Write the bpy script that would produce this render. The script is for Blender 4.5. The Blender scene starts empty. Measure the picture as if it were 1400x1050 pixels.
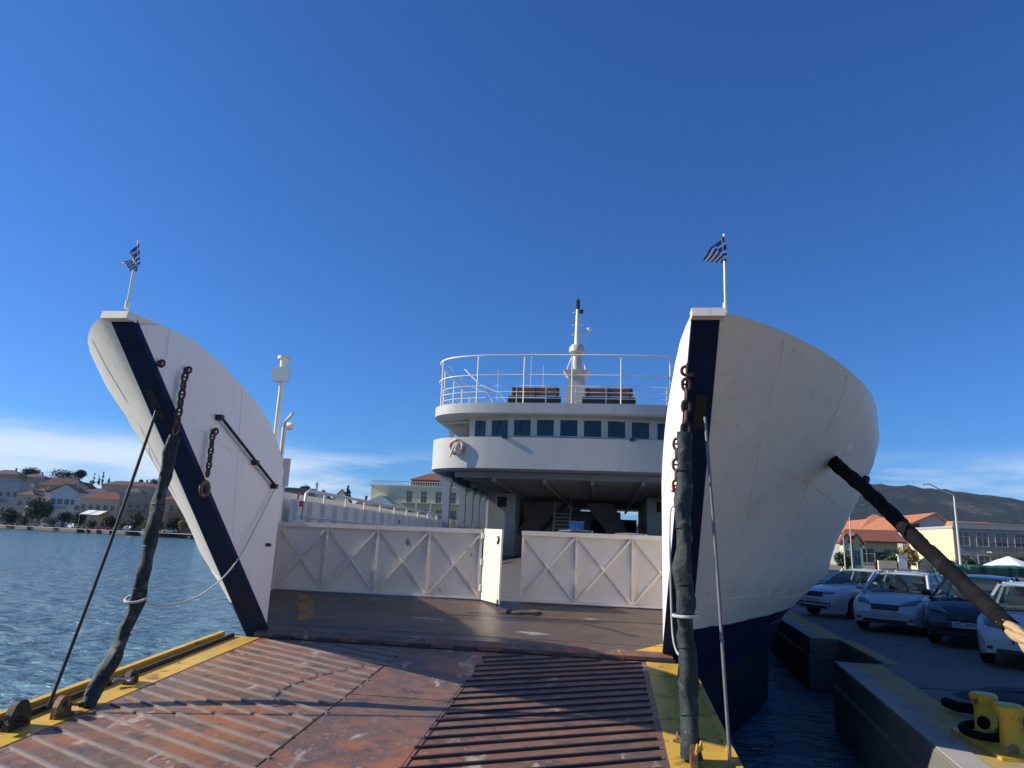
import bpy, bmesh, math, random
from mathutils import Vector, Matrix
random.seed(11)
R = math.radians
scene = bpy.context.scene
col = scene.collection
# ------------------------------------------------------------------ camera
EYE = 3.05
F_PX = 950.0
YAW, PITCH, ROLL = R(8.0), math.atan(213/950.0), R(2.3)
_fw = Vector((-math.sin(YAW)*math.cos(PITCH), math.cos(YAW)*math.cos(PITCH), math.sin(PITCH)))
_rt0 = Vector((math.cos(YAW), math.sin(YAW), 0)); _up0 = _rt0.cross(_fw)
_rt = _rt0*math.cos(ROLL) + _up0*math.sin(ROLL)
_up = -_rt0*math.sin(ROLL) + _up0*math.cos(ROLL)
cd = bpy.data.cameras.new('camera'); cam = bpy.data.objects.new('camera', cd); col.objects.link(cam)
cd.sensor_fit = 'HORIZONTAL'; cd.sensor_width = 36.0; cd.lens = 36.0*F_PX/1400.0
cd.clip_start = 0.05; cd.clip_end = 20000
M3 = Matrix((_rt, _up, -_fw)).transposed()
cam.matrix_world = Matrix.Translation((0, 0, EYE)) @ M3.to_4x4()
scene.camera = cam
# ------------------------------------------------------------------ sky and sun
SUN_FROM = Vector((-1.74, -0.11, 1.0)).normalized()
ELEV = math.asin(SUN_FROM.z); AZ = math.atan2(SUN_FROM.x, SUN_FROM.y)
w = bpy.data.worlds.new('World'); scene.world = w; w.use_nodes = True
nt = w.node_tree; nt.nodes.clear()
wo = nt.nodes.new('ShaderNodeOutputWorld'); bg = nt.nodes.new('ShaderNodeBackground')
sky = nt.nodes.new('ShaderNodeTexSky'); sky.sky_type = 'NISHITA'; sky.sun_disc = False
sky.sun_elevation = ELEV; sky.sun_rotation = AZ % (2*math.pi)
sky.altitude = 0; sky.air_density = 1.0; sky.dust_density = 0.25; sky.ozone_density = 4.0
bg.inputs['Strength'].default_value = 0.09
# thin cloud bank low over the horizon, all round
tc = nt.nodes.new('ShaderNodeTexCoord'); sep = nt.nodes.new('ShaderNodeSeparateXYZ')
mp = nt.nodes.new('ShaderNodeMapping'); mp.inputs['Scale'].default_value = (1.5, 1.5, 9.0)
mp.inputs['Location'].default_value = (6.3, 5.5, 0.2)
nz = nt.nodes.new('ShaderNodeTexNoise'); nz.inputs['Scale'].default_value = 1.9
nz.inputs['Detail'].default_value = 9; nz.inputs['Roughness'].default_value = 0.58
r1 = nt.nodes.new('ShaderNodeMapRange'); r1.inputs[1].default_value = 0.42; r1.inputs[2].default_value = 0.62
r2 = nt.nodes.new('ShaderNodeMapRange'); r2.inputs[1].default_value = 0.135; r2.inputs[2].default_value = 0.085
r2.interpolation_type = 'SMOOTHSTEP'
mu = nt.nodes.new('ShaderNodeMath'); mu.operation = 'MULTIPLY'
mu2 = nt.nodes.new('ShaderNodeMath'); mu2.operation = 'MULTIPLY'; mu2.inputs[1].default_value = 0.78
mx = nt.nodes.new('ShaderNodeMix'); mx.data_type = 'RGBA'; mx.inputs['B'].default_value = (6.6, 7.3, 8.4, 1)
tint = nt.nodes.new('ShaderNodeMix'); tint.data_type = 'RGBA'; tint.blend_type = 'MULTIPLY'
tint.inputs['Factor'].default_value = 1.0; tint.inputs['B'].default_value = (0.33, 0.64, 1.08, 1)
L = nt.links.new
L(tc.outputs['Generated'], sep.inputs[0]); L(tc.outputs['Generated'], mp.inputs[0]); L(mp.outputs[0], nz.inputs['Vector'])
L(nz.outputs['Fac'], r1.inputs[0]); L(sep.outputs['Z'], r2.inputs[0])
L(r1.outputs[0], mu.inputs[0]); L(r2.outputs[0], mu.inputs[1]); L(mu.outputs[0], mu2.inputs[0])
L(sky.outputs[0], tint.inputs['A']); L(tint.outputs['Result'], mx.inputs['A']); L(mu2.outputs[0], mx.inputs['Factor'])
L(mx.outputs['Result'], bg.inputs['Color']); L(bg.outputs[0], wo.inputs['Surface'])
sl = bpy.data.lights.new('sun', 'SUN'); sl.energy = 4.6; sl.angle = R(0.53); sl.color = (1.0, 0.93, 0.82)
so = bpy.data.objects.new('sun', sl); col.objects.link(so); so.location = (-30, -5, 40)
so.rotation_euler = SUN_FROM.to_track_quat('Z', 'Y').to_euler()
scene.view_settings.view_transform = 'Standard'; scene.view_settings.look = 'None'
scene.view_settings.exposure = 0.5; scene.view_settings.gamma = 1.0
scene.view_settings.use_curve_mapping = False
scene.render.engine = 'CYCLES'

def at(px, py, Y=None, X=None, Z=None):
    """point of the place seen at a photograph position, at a known depth, side offset or height"""
    d = _rt*((px-700)/F_PX) + _up*((525-py)/F_PX) + _fw
    if Y is not None: t = Y/d.y
    elif X is not None: t = X/d.x
    else: t = (Z-EYE)/d.z
    return Vector((0, 0, EYE)) + d*t

# ------------------------------------------------------------------ materials
def _in(n, k, v): n.inputs[k].default_value = v
def c4(c): return (c[0], c[1], c[2], 1.0)
def pmat(name, base, rough=0.5, metal=0.0, var=0.12, scale=4.0, layers=(), bump=0.0, bscale=30.0, bdist=0.01, rvar=0.15, spec=0.5, coat=0.0, stretch=(1, 1, 1), coord='Object'):
    m = bpy.data.materials.new(name); m.use_nodes = True
    t = m.node_tree; b = t.nodes['Principled BSDF']; k = t.links.new
    tcn = t.nodes.new('ShaderNodeTexCoord')
    def noise(sc, st=(1, 1, 1), det=6.0, ro=0.6, off=0.0):
        mpn = t.nodes.new('ShaderNodeMapping'); _in(mpn, 'Scale', st); _in(mpn, 'Location', (off, off*1.7, off*.6))
        n = t.nodes.new('ShaderNodeTexNoise'); _in(n, 'Scale', sc); _in(n, 'Detail', det); _in(n, 'Roughness', ro)
        k(tcn.outputs[coord], mpn.inputs[0]); k(mpn.outputs[0], n.inputs['Vector']); return n
    n1 = noise(scale, stretch)
    mixn = t.nodes.new('ShaderNodeMix'); mixn.data_type = 'RGBA'
    lo = [max(0, x*(1-var)) for x in base]; hi = [min(1, x*(1+var)) for x in base]
    _in(mixn, 'A', c4(lo)); _in(mixn, 'B', c4(hi)); k(n1.outputs['Fac'], mixn.inputs['Factor'])
    cur = mixn.outputs['Result']
    for i, ly in enumerate(layers):
        c, sc, a, z, stg = ly[:5]; st = ly[5] if len(ly) > 5 else (1, 1, 1)
        nn = noise(sc, st, 8.0, 0.62, 3.7*(i+1))
        mr = t.nodes.new('ShaderNodeMapRange'); _in(mr, 1, a); _in(mr, 2, z); _in(mr, 3, 0.0); _in(mr, 4, stg)
        k(nn.outputs['Fac'], mr.inputs[0])
        mm = t.nodes.new('ShaderNodeMix'); mm.data_type = 'RGBA'; _in(mm, 'B', c4(c))
        k(cur, mm.inputs['A']); k(mr.outputs[0], mm.inputs['Factor']); cur = mm.outputs['Result']
    k(cur, b.inputs['Base Color'])
    rr = t.nodes.new('ShaderNodeMapRange'); _in(rr, 3, max(0.02, rough-rvar)); _in(rr, 4, min(1, rough+rvar))
    n2 = noise(scale*2.3, stretch, 4.0, .6, 9.1); k(n2.outputs['Fac'], rr.inputs[0]); k(rr.outputs[0], b.inputs['Roughness'])
    _in(b, 'Metallic', metal); _in(b, 'Specular IOR Level', spec); _in(b, 'Coat Weight', coat)
    if bump > 0:
        n3 = noise(bscale, stretch, 5.0, .6, 5.3); bn = t.nodes.new('ShaderNodeBump')
        _in(bn, 'Strength', bump); _in(bn, 'Distance', bdist); k(n3.outputs['Fac'], bn.inputs['Height']); k(bn.outputs[0], b.inputs['Normal'])
    m['out'] = 0
    return m

RUST = (0.16, 0.065, 0.03)
mt = {}
mt['white'] = pmat('white_ship_paint', (0.84, 0.765, 0.64), 0.42, var=.05, scale=1.2, bump=.25, bscale=2.2, bdist=.02,
    layers=[((0.66, 0.58, 0.46), 2.0, .50, .8, .45, (3, 3, .35)), ((0.50, 0.36, 0.24), 2.2, .59, .70, .45, (5, 5, .25)), (RUST, 9.0, .69, .73, .7)])
mt['panelwhite'] = pmat('white_bow_panel_paint', (0.86, 0.805, 0.74), 0.45, var=.05, scale=1.0, bump=.25, bscale=1.6, bdist=.02,
    layers=[((0.66, 0.62, 0.58), 1.6, .5, .75, .35, (2, 2, .5)), ((0.52, 0.36, 0.22), 2.2, .60, .72, .45, (4, 4, .22)), (RUST, 10.0, .69, .73, .7)])
mt['gate'] = pmat('grey_white_gate_paint', (0.77, 0.70, 0.605), 0.45, var=.06, scale=2.5, bump=.2, bscale=5, bdist=.01,
    layers=[((0.56, 0.50, 0.44), 3.0, .55, .8, .5), (RUST, 7.0, .655, .70, .8, (1, 1, .6)), ((.40, .27, .18), 2.0, .60, .72, .4, (3, 3, .4))])
mt['bridge'] = pmat('white_bridge_paint', (0.53, 0.505, 0.45), 0.4, var=.04, scale=.8, bump=.12, bscale=1.5, bdist=.02,
    layers=[((0.40, 0.37, 0.33), 1.1, .5, .7, .45, (3, 3, .4)), ((.38, .26, .16), 1.5, .62, .74, .5, (4, 4, .25))])
mt['navy'] = pmat('navy_stem_paint', (0.007, 0.017, 0.058), 0.6, spec=.15, var=.3, scale=3, bump=.4, bscale=14,
    layers=[((0.025, 0.03, 0.045), 5.0, .58, .75, .6), (RUST, 4.0, .70, .76, .6)])
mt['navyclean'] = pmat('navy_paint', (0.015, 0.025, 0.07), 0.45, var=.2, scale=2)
mt['ramp'] = pmat('rusty_ramp_steel', (0.195, 0.098, 0.06), 0.5, metal=.0, var=.4, scale=2.4, bump=.5, bscale=45, bdist=.006, rvar=.22,
    layers=[((0.33, 0.12, 0.048), .9, .48, .60, .85), ((0.115, 0.080, 0.063), 1.6, .47, .57, .85), ((0.06, 0.05, 0.046), 5.0, .53, .64, .75),
            ((0.25, 0.155, 0.11), 9.0, .5, .65, .5), ((0.52, 0.46, 0.40), 4.2, .615, .67, .6, (1, .4, 1)), ((0.46, 0.42, 0.37), 21.0, .61, .69, .5)])
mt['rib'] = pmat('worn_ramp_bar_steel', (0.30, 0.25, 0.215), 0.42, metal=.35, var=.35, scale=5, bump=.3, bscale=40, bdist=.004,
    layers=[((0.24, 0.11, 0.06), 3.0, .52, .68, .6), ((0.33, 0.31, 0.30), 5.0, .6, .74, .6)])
mt['ribdark'] = pmat('shaded_ramp_bar_steel', (0.055, 0.045, 0.045), 0.45, metal=.3, var=.3, scale=5, bump=.3, bscale=40, bdist=.004,  # right-hand bars: same steel with their shade put into the colour
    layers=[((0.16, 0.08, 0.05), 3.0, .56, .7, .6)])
mt['deck'] = pmat('dark_foredeck_steel', (0.095, 0.07, 0.052), 0.42, metal=.05, var=.25, scale=1.6, bump=.35, bscale=35, bdist=.005,
    layers=[((0.17, 0.12, 0.09), 1.2, .5, .7, .6, (.4, 1.5, 1)), ((0.42, 0.40, 0.37), 2.0, .63, .67, .7, (.5, 1.4, 1)), ((0.06, 0.055, 0.05), 3.5, .56, .66, .6), ((0.21, 0.09, 0.045), 2.0, .62, .74, .5)])
mt['cardeck'] = pmat('car_deck_steel', (0.13, 0.12, 0.11), 0.5, var=.25, scale=1.0, layers=[((0.2, 0.13, 0.09), .8, .55, .7, .5)])
mt['yellow'] = pmat('worn_yellow_paint', (0.60, 0.36, 0.045), 0.5, var=.14, scale=3, bump=.3, bscale=25, bdist=.005,
    layers=[((0.40, 0.23, 0.06), 2.6, .5, .68, .7), ((0.30, 0.20, 0.09), 1.2, .54, .66, .6, (3, .5, 1)), ((0.06, 0.045, 0.03), 7.0, .62, .68, .85), (RUST, 4.0, .60, .68, .8)])
mt['yellowstain'] = pmat('stained_yellow_deck_paint', (0.36, 0.19, 0.03), 0.55, var=.2, scale=3, layers=[((0.12, 0.08, 0.05), 3.0, .46, .58, .8)])
mt['yellowdull'] = pmat('faded_yellow_kerb_paint', (0.42, 0.29, 0.07), 0.75, var=.2, scale=2.5, bump=.3, bscale=20,
    layers=[((0.23, 0.21, 0.18), 2.2, .52, .66, .8), ((0.10, 0.09, 0.07), 6.0, .62, .75, .6)])
mt['bollard'] = pmat('yellow_bollard_paint', (0.62, 0.38, 0.03), 0.4, var=.1, scale=4, bump=.2, bscale=15,
    layers=[((0.24, 0.09, 0.035), 7.0, .60, .65, .9), ((0.3, 0.2, 0.05), 3.0, .55, .7, .5)])
mt['chain'] = pmat('rusty_chain_steel', (0.095, 0.05, 0.035), 0.65, metal=.3, var=.5, scale=14, bump=.6, bscale=70, bdist=.004, layers=[((0.22, 0.10, 0.05), 10, .5, .7, .7)])
mt['lug'] = pmat('rusty_lug_steel', (0.13, 0.075, 0.04), 0.6, metal=.2, var=.4, scale=9, bump=.5, bscale=50, bdist=.004, layers=[((0.36, 0.24, 0.06), 7, .5, .64, .7)])
mt['lugdark'] = pmat('dark_lug_steel', (0.03, 0.026, 0.025), 0.55, metal=.3, var=.4, scale=9, bump=.5, bscale=50, bdist=.004, layers=[((0.12, 0.06, 0.035), 7, .55, .7, .7)])
mt['sleeve'] = pmat('dark_green_canvas_sleeve', (0.015, 0.025, 0.024), 0.72, var=.4, scale=6, bump=.8, bscale=22, bdist=.012, layers=[((0.15, 0.18, 0.17), 9, .56, .68, .6)])  # pale layer paints the fold highlights into the canvas colour
mt['hawsersleeve'] = pmat('black_hawser_sleeve', (0.008, 0.008, 0.009), 0.85, spec=.08, var=.4, scale=5, bump=.8, bscale=18, bdist=.012, layers=[((0.03, 0.024, 0.02), 5, .5, .7, .7)])
mt['wire'] = pmat('black_wire_rope', (0.02, 0.02, 0.022), 0.5, var=.3, scale=10, bump=.6, bscale=120, bdist=.003)
mt['greywire'] = pmat('grey_wire_rope', (0.16, 0.15, 0.15), 0.5, var=.3, scale=10, bump=.6, bscale=120, bdist=.003)
mt['cord'] = pmat('pale_cord', (0.55, 0.53, 0.49), 0.8, var=.1, scale=20)
mt['manila'] = pmat('tan_laid_rope', (0.40, 0.28, 0.14), 0.85, var=.25, scale=20, bump=.6, bscale=60)
mt['concrete'] = pmat('quay_concrete', (0.16, 0.152, 0.135), 0.85, var=.12, scale=.6, bump=.35, bscale=40, bdist=.006,
    layers=[((0.09, 0.088, 0.08), .5, .5, .72, .6), ((0.21, 0.20, 0.18), 1.4, .58, .75, .5), ((0.06, 0.06, 0.057), 3.5, .66, .76, .5)])
mt['coping'] = pmat('quay_coping_concrete', (0.33, 0.31, 0.28), 0.85, var=.14, scale=1.2, bump=.5, bscale=25, bdist=.01,
    layers=[((0.14, 0.14, 0.13), 1.1, .52, .7, .6), ((0.46, 0.43, 0.38), 2.1, .6, .75, .5)])
mt['quaywall'] = pmat('wet_quay_wall_concrete', (0.15, 0.145, 0.13), 0.8, var=.3, scale=1.5, bump=.8, bscale=10, bdist=.03,
    layers=[((0.06, 0.065, 0.055), 1.0, .48, .66, .7, (1, 1, 2.2)), ((0.24, 0.23, 0.21), 2.4, .6, .75, .5)])
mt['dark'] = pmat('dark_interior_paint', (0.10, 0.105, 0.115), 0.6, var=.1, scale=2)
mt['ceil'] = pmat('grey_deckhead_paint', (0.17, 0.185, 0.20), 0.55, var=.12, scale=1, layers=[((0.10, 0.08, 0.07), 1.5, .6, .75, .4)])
mt['greypaint'] = pmat('grey_casing_paint', (0.42, 0.43, 0.42), 0.5, var=.08, scale=1, layers=[((0.28, 0.25, 0.22), 1.5, .58, .75, .4)])
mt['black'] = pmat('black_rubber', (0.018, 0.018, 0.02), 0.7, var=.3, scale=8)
mt['blackgloss'] = pmat('black_plastic', (0.015, 0.015, 0.017), 0.35, var=.2, scale=8)
mt['wood'] = pmat('red_brown_bench_wood', (0.24, 0.075, 0.035), 0.5, var=.25, scale=3, stretch=(.4, 6, 6))
mt['galv'] = pmat('galvanised_steel', (0.45, 0.46, 0.47), 0.4, metal=.6, var=.12, scale=4)
mt['steelpole'] = pmat('pale_lamp_pole_paint', (0.58, 0.57, 0.54), 0.5, metal=.2, var=.1, scale=3)
mt['orange'] = pmat('faded_orange_ring', (0.48, 0.20, 0.10), 0.6, var=.2, scale=8)
mt['ringwhite'] = pmat('dirty_white_ring', (0.60, 0.56, 0.50), 0.6, var=.15, scale=8)
mt['red'] = pmat('red_paint', (0.45, 0.03, 0.03), 0.4, var=.15, scale=6)
mt['bluebox'] = pmat('blue_plastic', (0.02, 0.14, 0.34), 0.4, var=.1, scale=6)
mt['lens'] = pmat('lamp_lens', (0.62, 0.66, 0.62), 0.15, var=.1, scale=6, spec=.8)

def glass(name, tintc, trans, rough=.03):
    m = bpy.data.materials.new(name); m.use_nodes = True; t = m.node_tree; t.nodes.clear(); k = t.links.new
    o = t.nodes.new('ShaderNodeOutputMaterial'); g = t.nodes.new('ShaderNodeBsdfPrincipled')
    _in(g, 'Base Color', c4(tintc)); _in(g, 'Roughness', rough); _in(g, 'Specular IOR Level', .8)
    tr = t.nodes.new('ShaderNodeBsdfTransparent'); _in(tr, 'Color', (0.75, 0.85, 0.82, 1))
    mxs = t.nodes.new('ShaderNodeMixShader'); _in(mxs, 0, trans)
    k(g.outputs[0], mxs.inputs[1]); k(tr.outputs[0], mxs.inputs[2]); k(mxs.outputs[0], o.inputs[0]); return m
mt['carglass'] = glass('tinted_car_glass', (0.02, 0.03, 0.033), .62)
mt['shipglass'] = glass('dark_bridge_glass', (0.012, 0.02, 0.035), .25)
mt['winglass'] = glass('house_window_glass', (0.03, 0.04, 0.05), .1, .08)

# hull paint: white topsides, navy band, black bottom, by height above the water
def hull_mat():
    m = mt['white'].copy(); m.name = 'ferry_hull_paint'; t = m.node_tree; b = t.nodes['Principled BSDF']; k = t.links.new
    src = b.inputs['Base Color'].links[0].from_socket
    g = t.nodes.new('ShaderNodeNewGeometry'); s = t.nodes.new('ShaderNodeSeparateXYZ'); k(g.outputs['Position'], s.inputs[0])
    n = t.nodes.new('ShaderNodeTexNoise'); _in(n, 'Scale', 3.0); _in(n, 'Detail', 5.0); k(g.outputs['Position'], n.inputs['Vector'])
    sc = t.nodes.new('ShaderNodeMath'); sc.operation = 'MULTIPLY_ADD'; _in(sc, 1, .06); _in(sc, 2, -.03); k(n.outputs['Fac'], sc.inputs[0])
    ad = t.nodes.new('ShaderNodeMath'); ad.operation = 'ADD'; k(s.outputs['Z'], ad.inputs[0]); k(sc.outputs[0], ad.inputs[1])
    def band(c, z0, cur):
        mr = t.nodes.new('ShaderNodeMapRange'); _in(mr, 1, z0+.006); _in(mr, 2, z0-.006); k(ad.outputs[0], mr.inputs[0])
        mm = t.nodes.new('ShaderNodeMix'); mm.data_type = 'RGBA'; _in(mm, 'B', c4(c)); k(cur, mm.inputs['A']); k(mr.outputs[0], mm.inputs['Factor']); return mm.outputs['Result']
    wv = t.nodes.new('ShaderNodeTexWave'); wv.wave_type = 'BANDS'; wv.bands_direction = 'Y'; _in(wv, 'Scale', .42); _in(wv, 'Distortion', 1.2); _in(wv, 'Detail', 1.0); _in(wv, 'Detail Scale', .6); k(g.outputs['Position'], wv.inputs['Vector'])
    bw2 = t.nodes.new('ShaderNodeBump'); _in(bw2, 'Strength', .55); _in(bw2, 'Distance', .012); k(wv.outputs['Fac'], bw2.inputs['Height'])
    old = b.inputs['Normal'].links[0].from_socket; k(old, bw2.inputs['Normal']); k(bw2.outputs[0], b.inputs['Normal'])
    cur = band((0.007, 0.012, 0.045), 2.12, src); cur = band((0.018, 0.018, 0.02), 1.42, cur); k(cur, b.inputs['Base Color'])
    return m
mt['hull'] = hull_mat()

def water_mat():
    m = bpy.data.materials.new('harbour_water'); m.use_nodes = True; t = m.node_tree; b = t.nodes['Principled BSDF']; k = t.links.new
    _in(b, 'Base Color', (0.11, 0.245, 0.335, 1)); _in(b, 'Roughness', 0.16); _in(b, 'IOR', 1.36)
    g = t.nodes.new('ShaderNodeNewGeometry'); prev = None
    for sc, st, dist, ang in ((0.55, (1, 2.4, 1), 1.0, .2), (1.3, (.8, 2.4, 1), .55, -.2), (4.0, (1, 2.0, 1), .08, .1), (.13, (1, 1.6, 1), .8, .5)):
        mpn = t.nodes.new('ShaderNodeMapping'); _in(mpn, 'Scale', st); _in(mpn, 'Rotation', (0, 0, ang)); k(g.outputs['Position'], mpn.inputs[0])
        n = t.nodes.new('ShaderNodeTexNoise'); _in(n, 'Scale', sc); _in(n, 'Detail', 4.0); _in(n, 'Roughness', .55); _in(n, 'Distortion', .4); k(mpn.outputs[0], n.inputs['Vector'])
        bn = t.nodes.new('ShaderNodeBump'); _in(bn, 'Strength', 1.0); _in(bn, 'Distance', dist); k(n.outputs['Fac'], bn.inputs['Height'])
        if prev: k(prev.outputs[0], bn.inputs['Normal'])
        prev = bn
    k(prev.outputs[0], b.inputs['Normal']); return m
mt['water'] = water_mat()
_solid = {}
def solid(c, rough=.7, var=.1, scale=1.5, **kw):
    key = (tuple(c), rough, var, scale)
    if key not in _solid: _solid[key] = pmat('painted_%d' % len(_solid), c, rough, var=var, scale=scale, **kw)
    return _solid[key]

# ------------------------------------------------------------------ mesh builder
class MB:
    def __init__(s): s.v = []; s.f = []
    def add(s, vs, fs):
        o = len(s.v); s.v += [Vector(p) for p in vs]; s.f += [tuple(i+o for i in f) for f in fs]; return s
    def box(s, a, b):
        x0, y0, z0 = [min(a[i], b[i]) for i in range(3)]; x1, y1, z1 = [max(a[i], b[i]) for i in range(3)]
        return s.add([(x0,y0,z0),(x1,y0,z0),(x1,y1,z0),(x0,y1,z0),(x0,y0,z1),(x1,y0,z1),(x1,y1,z1),(x0,y1,z1)],
                     [(0,3,2,1),(4,5,6,7),(0,1,5,4),(1,2,6,5),(2,3,7,6),(3,0,4,7)])
    def hexa(s, p):   # 8 points, bottom ring then top ring
        return s.add(p, [(0,3,2,1),(4,5,6,7),(0,1,5,4),(1,2,6,5),(2,3,7,6),(3,0,4,7)])
    def bar(s, a, b, wd, hd, up=(0, 0, 1)):   # rectangular bar from a to b
        a = Vector(a); b = Vector(b); d = (b-a).normalized(); u = Vector(up)
        sd = d.cross(u)
        if sd.length < 1e-4: sd = d.cross(Vector((1, 0, 0)))
        sd.normalize(); u = sd.cross(d).normalized(); sd *= wd/2; u *= hd/2
        return s.hexa([a-sd-u, a+sd-u, b+sd-u, b-sd-u, a-sd+u, a+sd+u, b+sd+u, b-sd+u])
    def tube(s, pts, r, n=8, cap=True):
        pts = [Vector(p) for p in pts]; rs = r if isinstance(r, (list, tuple)) else [r]*len(pts)
        rings = []; prevu = None
        for i, p in enumerate(pts):
            d = (pts[min(i+1, len(pts)-1)]-pts[max(i-1, 0)]).normalized()
            if prevu is None:
                u = d.cross(Vector((0, 0, 1)))
                if u.length < .05: u = d.cross(Vector((1, 0, 0)))
            else: u = prevu - d*prevu.dot(d)
            u.normalize(); prevu = u; v2 = d.cross(u)
            rings.append([p+(u*math.cos(2*math.pi*k/n)+v2*math.sin(2*math.pi*k/n))*rs[i] for k in range(n)])
        return s.loft(rings, True, cap)
    def loft(s, rings, closed=True, cap=False):
        n = len(rings[0]); o = len(s.v)
        for r_ in rings: s.v += [Vector(p) for p in r_]
        for i in range(len(rings)-1):
            for k in range(n if closed else n-1):
                a = o+i*n+k; b = o+i*n+(k+1) % n; s.f.append((a, b, b+n, a+n))
        if cap and closed:
            s.f.append(tuple(o+k for k in reversed(range(n)))); s.f.append(tuple(o+(len(rings)-1)*n+k for k in range(n)))
        return s
    def lathe(s, prof, c=(0, 0, 0), n=16, axis='z', cap=True):
        rings = []
        for r_, h in prof:
            ring = []
            for k in range(n):
                a = 2*math.pi*k/n; x, y = r_*math.cos(a), r_*math.sin(a)
                q = (x, y, h) if axis == 'z' else ((h, x, y) if axis == 'x' else (y, h, x))
                ring.append(Vector(c)+Vector(q))
            rings.append(ring)
        return s.loft(rings, True, cap)
    def torus(s, c, R_, r_, n=20, m=8, M=None, arc=(0, 2*math.pi), sx=1.0):
        M = M or Matrix.Identity(3); full = abs(arc[1]-arc[0]-2*math.pi) < 1e-5; rings = []
        for i in range(n if full else n+1):
            a = arc[0]+(arc[1]-arc[0])*i/n
            rings.append([Vector(c)+M @ Vector(((R_+r_*math.cos(2*math.pi*k/m))*math.cos(a)*sx, (R_+r_*math.cos(2*math.pi*k/m))*math.sin(a), r_*math.sin(2*math.pi*k/m))) for k in range(m)])
        if full: rings.append(rings[0])
        return s.loft(rings, True, not full)
    def prism(s, poly, z0, z1):
        n = len(poly); o = len(s.v)
        s.v += [Vector((p[0], p[1], z0)) for p in poly] + [Vector((p[0], p[1], z1)) for p in poly]
        s.f.append(tuple(o+k for k in reversed(range(n)))); s.f.append(tuple(o+n+k for k in range(n)))
        for k in range(n): s.f.append((o+k, o+(k+1) % n, o+n+(k+1) % n, o+n+k))
        return s
    def ell(s, c, r, n=12, m=8):
        prof = []; rings = []
        for i in range(m+1):
            a = -math.pi/2+math.pi*i/m; rr = max(.001, math.cos(a))
            rings.append([Vector((c[0]+r[0]*rr*math.cos(2*math.pi*k/n), c[1]+r[1]*rr*math.sin(2*math.pi*k/n), c[2]+r[2]*math.sin(a))) for k in range(n)])
        return s.loft(rings, True, True)
    def mesh(s, name, mat, smooth=None):
        me = bpy.data.meshes.new(name); me.from_pydata([tuple(p) for p in s.v], [], s.f)
        if mat: me.materials.append(mat)
        if smooth is not None:
            me.polygons.foreach_set('use_smooth', [True]*len(me.polygons)); me.set_sharp_from_angle(angle=R(smooth))
        me.update(); return me
    def build(s, name, mat, parent=None, smooth=None, fixn=False):
        o = parent
        off = Vector((0, 0, 0))
        while o is not None: off += o.location; o = o.parent
        if off.length: s.v = [p-off for p in s.v]
        me = s.mesh(name, mat, smooth)
        if fixn:
            bm = bmesh.new(); bm.from_mesh(me); bmesh.ops.recalc_face_normals(bm, faces=bm.faces); bm.to_mesh(me); bm.free()
        return link(name, me, parent)
def link(name, me, parent=None):
    o = bpy.data.objects.new(name, me); col.objects.link(o)
    if parent is not None: o.parent = parent
    return o
def empty(name, loc, rz=0.0, parent=None):
    o = bpy.data.objects.new(name, None); col.objects.link(o); o.location = loc; o.rotation_euler = (0, 0, rz); o.empty_display_size = .3
    if parent is not None: o.parent = parent
    return o
def tag(o, label=None, cat=None, group=None, kind=None):
    if label: o['label'] = label
    if cat: o['category'] = cat
    if group: o['group'] = group
    if kind: o['kind'] = kind
    return o
def copy_tree(o, parent=None):
    c = o.copy(); col.objects.link(c); c.parent = parent
    for ch in list(o.children): copy_tree(ch, c)
    return c
def text_mesh(s, size, mat, name='lettering'):
    cu = bpy.data.curves.new('t', 'FONT'); cu.body = s; cu.size = size; cu.extrude = .002; cu.align_x = 'CENTER'; cu.align_y = 'CENTER'
    ob = bpy.data.objects.new('t', cu); col.objects.link(ob)
    dg = bpy.context.evaluated_depsgraph_get(); me = bpy.data.meshes.new_from_object(ob.evaluated_get(dg))
    bpy.data.objects.remove(ob); bpy.data.curves.remove(cu)
    me.name = name; me.materials.clear(); me.materials.append(mat); return me
def lerp(a, b, t): return a+(b-a)*t
def pl(ctrl, x):
    if x <= ctrl[0][0]: return ctrl[0][1]
    for (x0, y0), (x1, y1) in zip(ctrl, ctrl[1:]):
        if x <= x1: return y0+(y1-y0)*(x-x0)/(x1-x0)
    return ctrl[-1][1]
# ------------------------------------------------------------------ setting: water, quay, land
QZ = 1.15
P0 = Vector((-214.95, 228, 0)); P1 = Vector((-114.1, 185.7, 0))
m = MB(); m.add([(-6000, -300, 0), (4000, -300, 0), (4000, 6000, 0), (-6000, 6000, 0)], [(0, 1, 2, 3)])
tag(m.build('water', mt['water']), kind='structure')
EDGE = [(2.63, 2.6), (4.06, 13.85), (4.95, 13.95), (5.2, 17.3), (4.6, 17.4), (4.95, 21.9), (9, 60), (14, 104)]
SHORE = [(-28, 116), (-62, 150), (P1.x, P1.y), (P0.x, P0.y), (-420, 315)]
poly = [(-90, -80), (-90, 2.6)][::-1] and [(-90, 2.6)] + EDGE + SHORE + [(-420, 4000), (4000, 4000), (4000, -80), (-90, -80)]
poly = poly[::-1]
m = MB(); n = len(poly)
m.v = [Vector((p[0], p[1], QZ)) for p in poly]; m.f = [tuple(range(n))]
quay = m.build('quay', mt['concrete'], fixn=False); tag(quay, kind='structure')
# flip upward if needed
if quay.data.polygons[0].normal.z < 0: quay.data.flip_normals()
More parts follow.
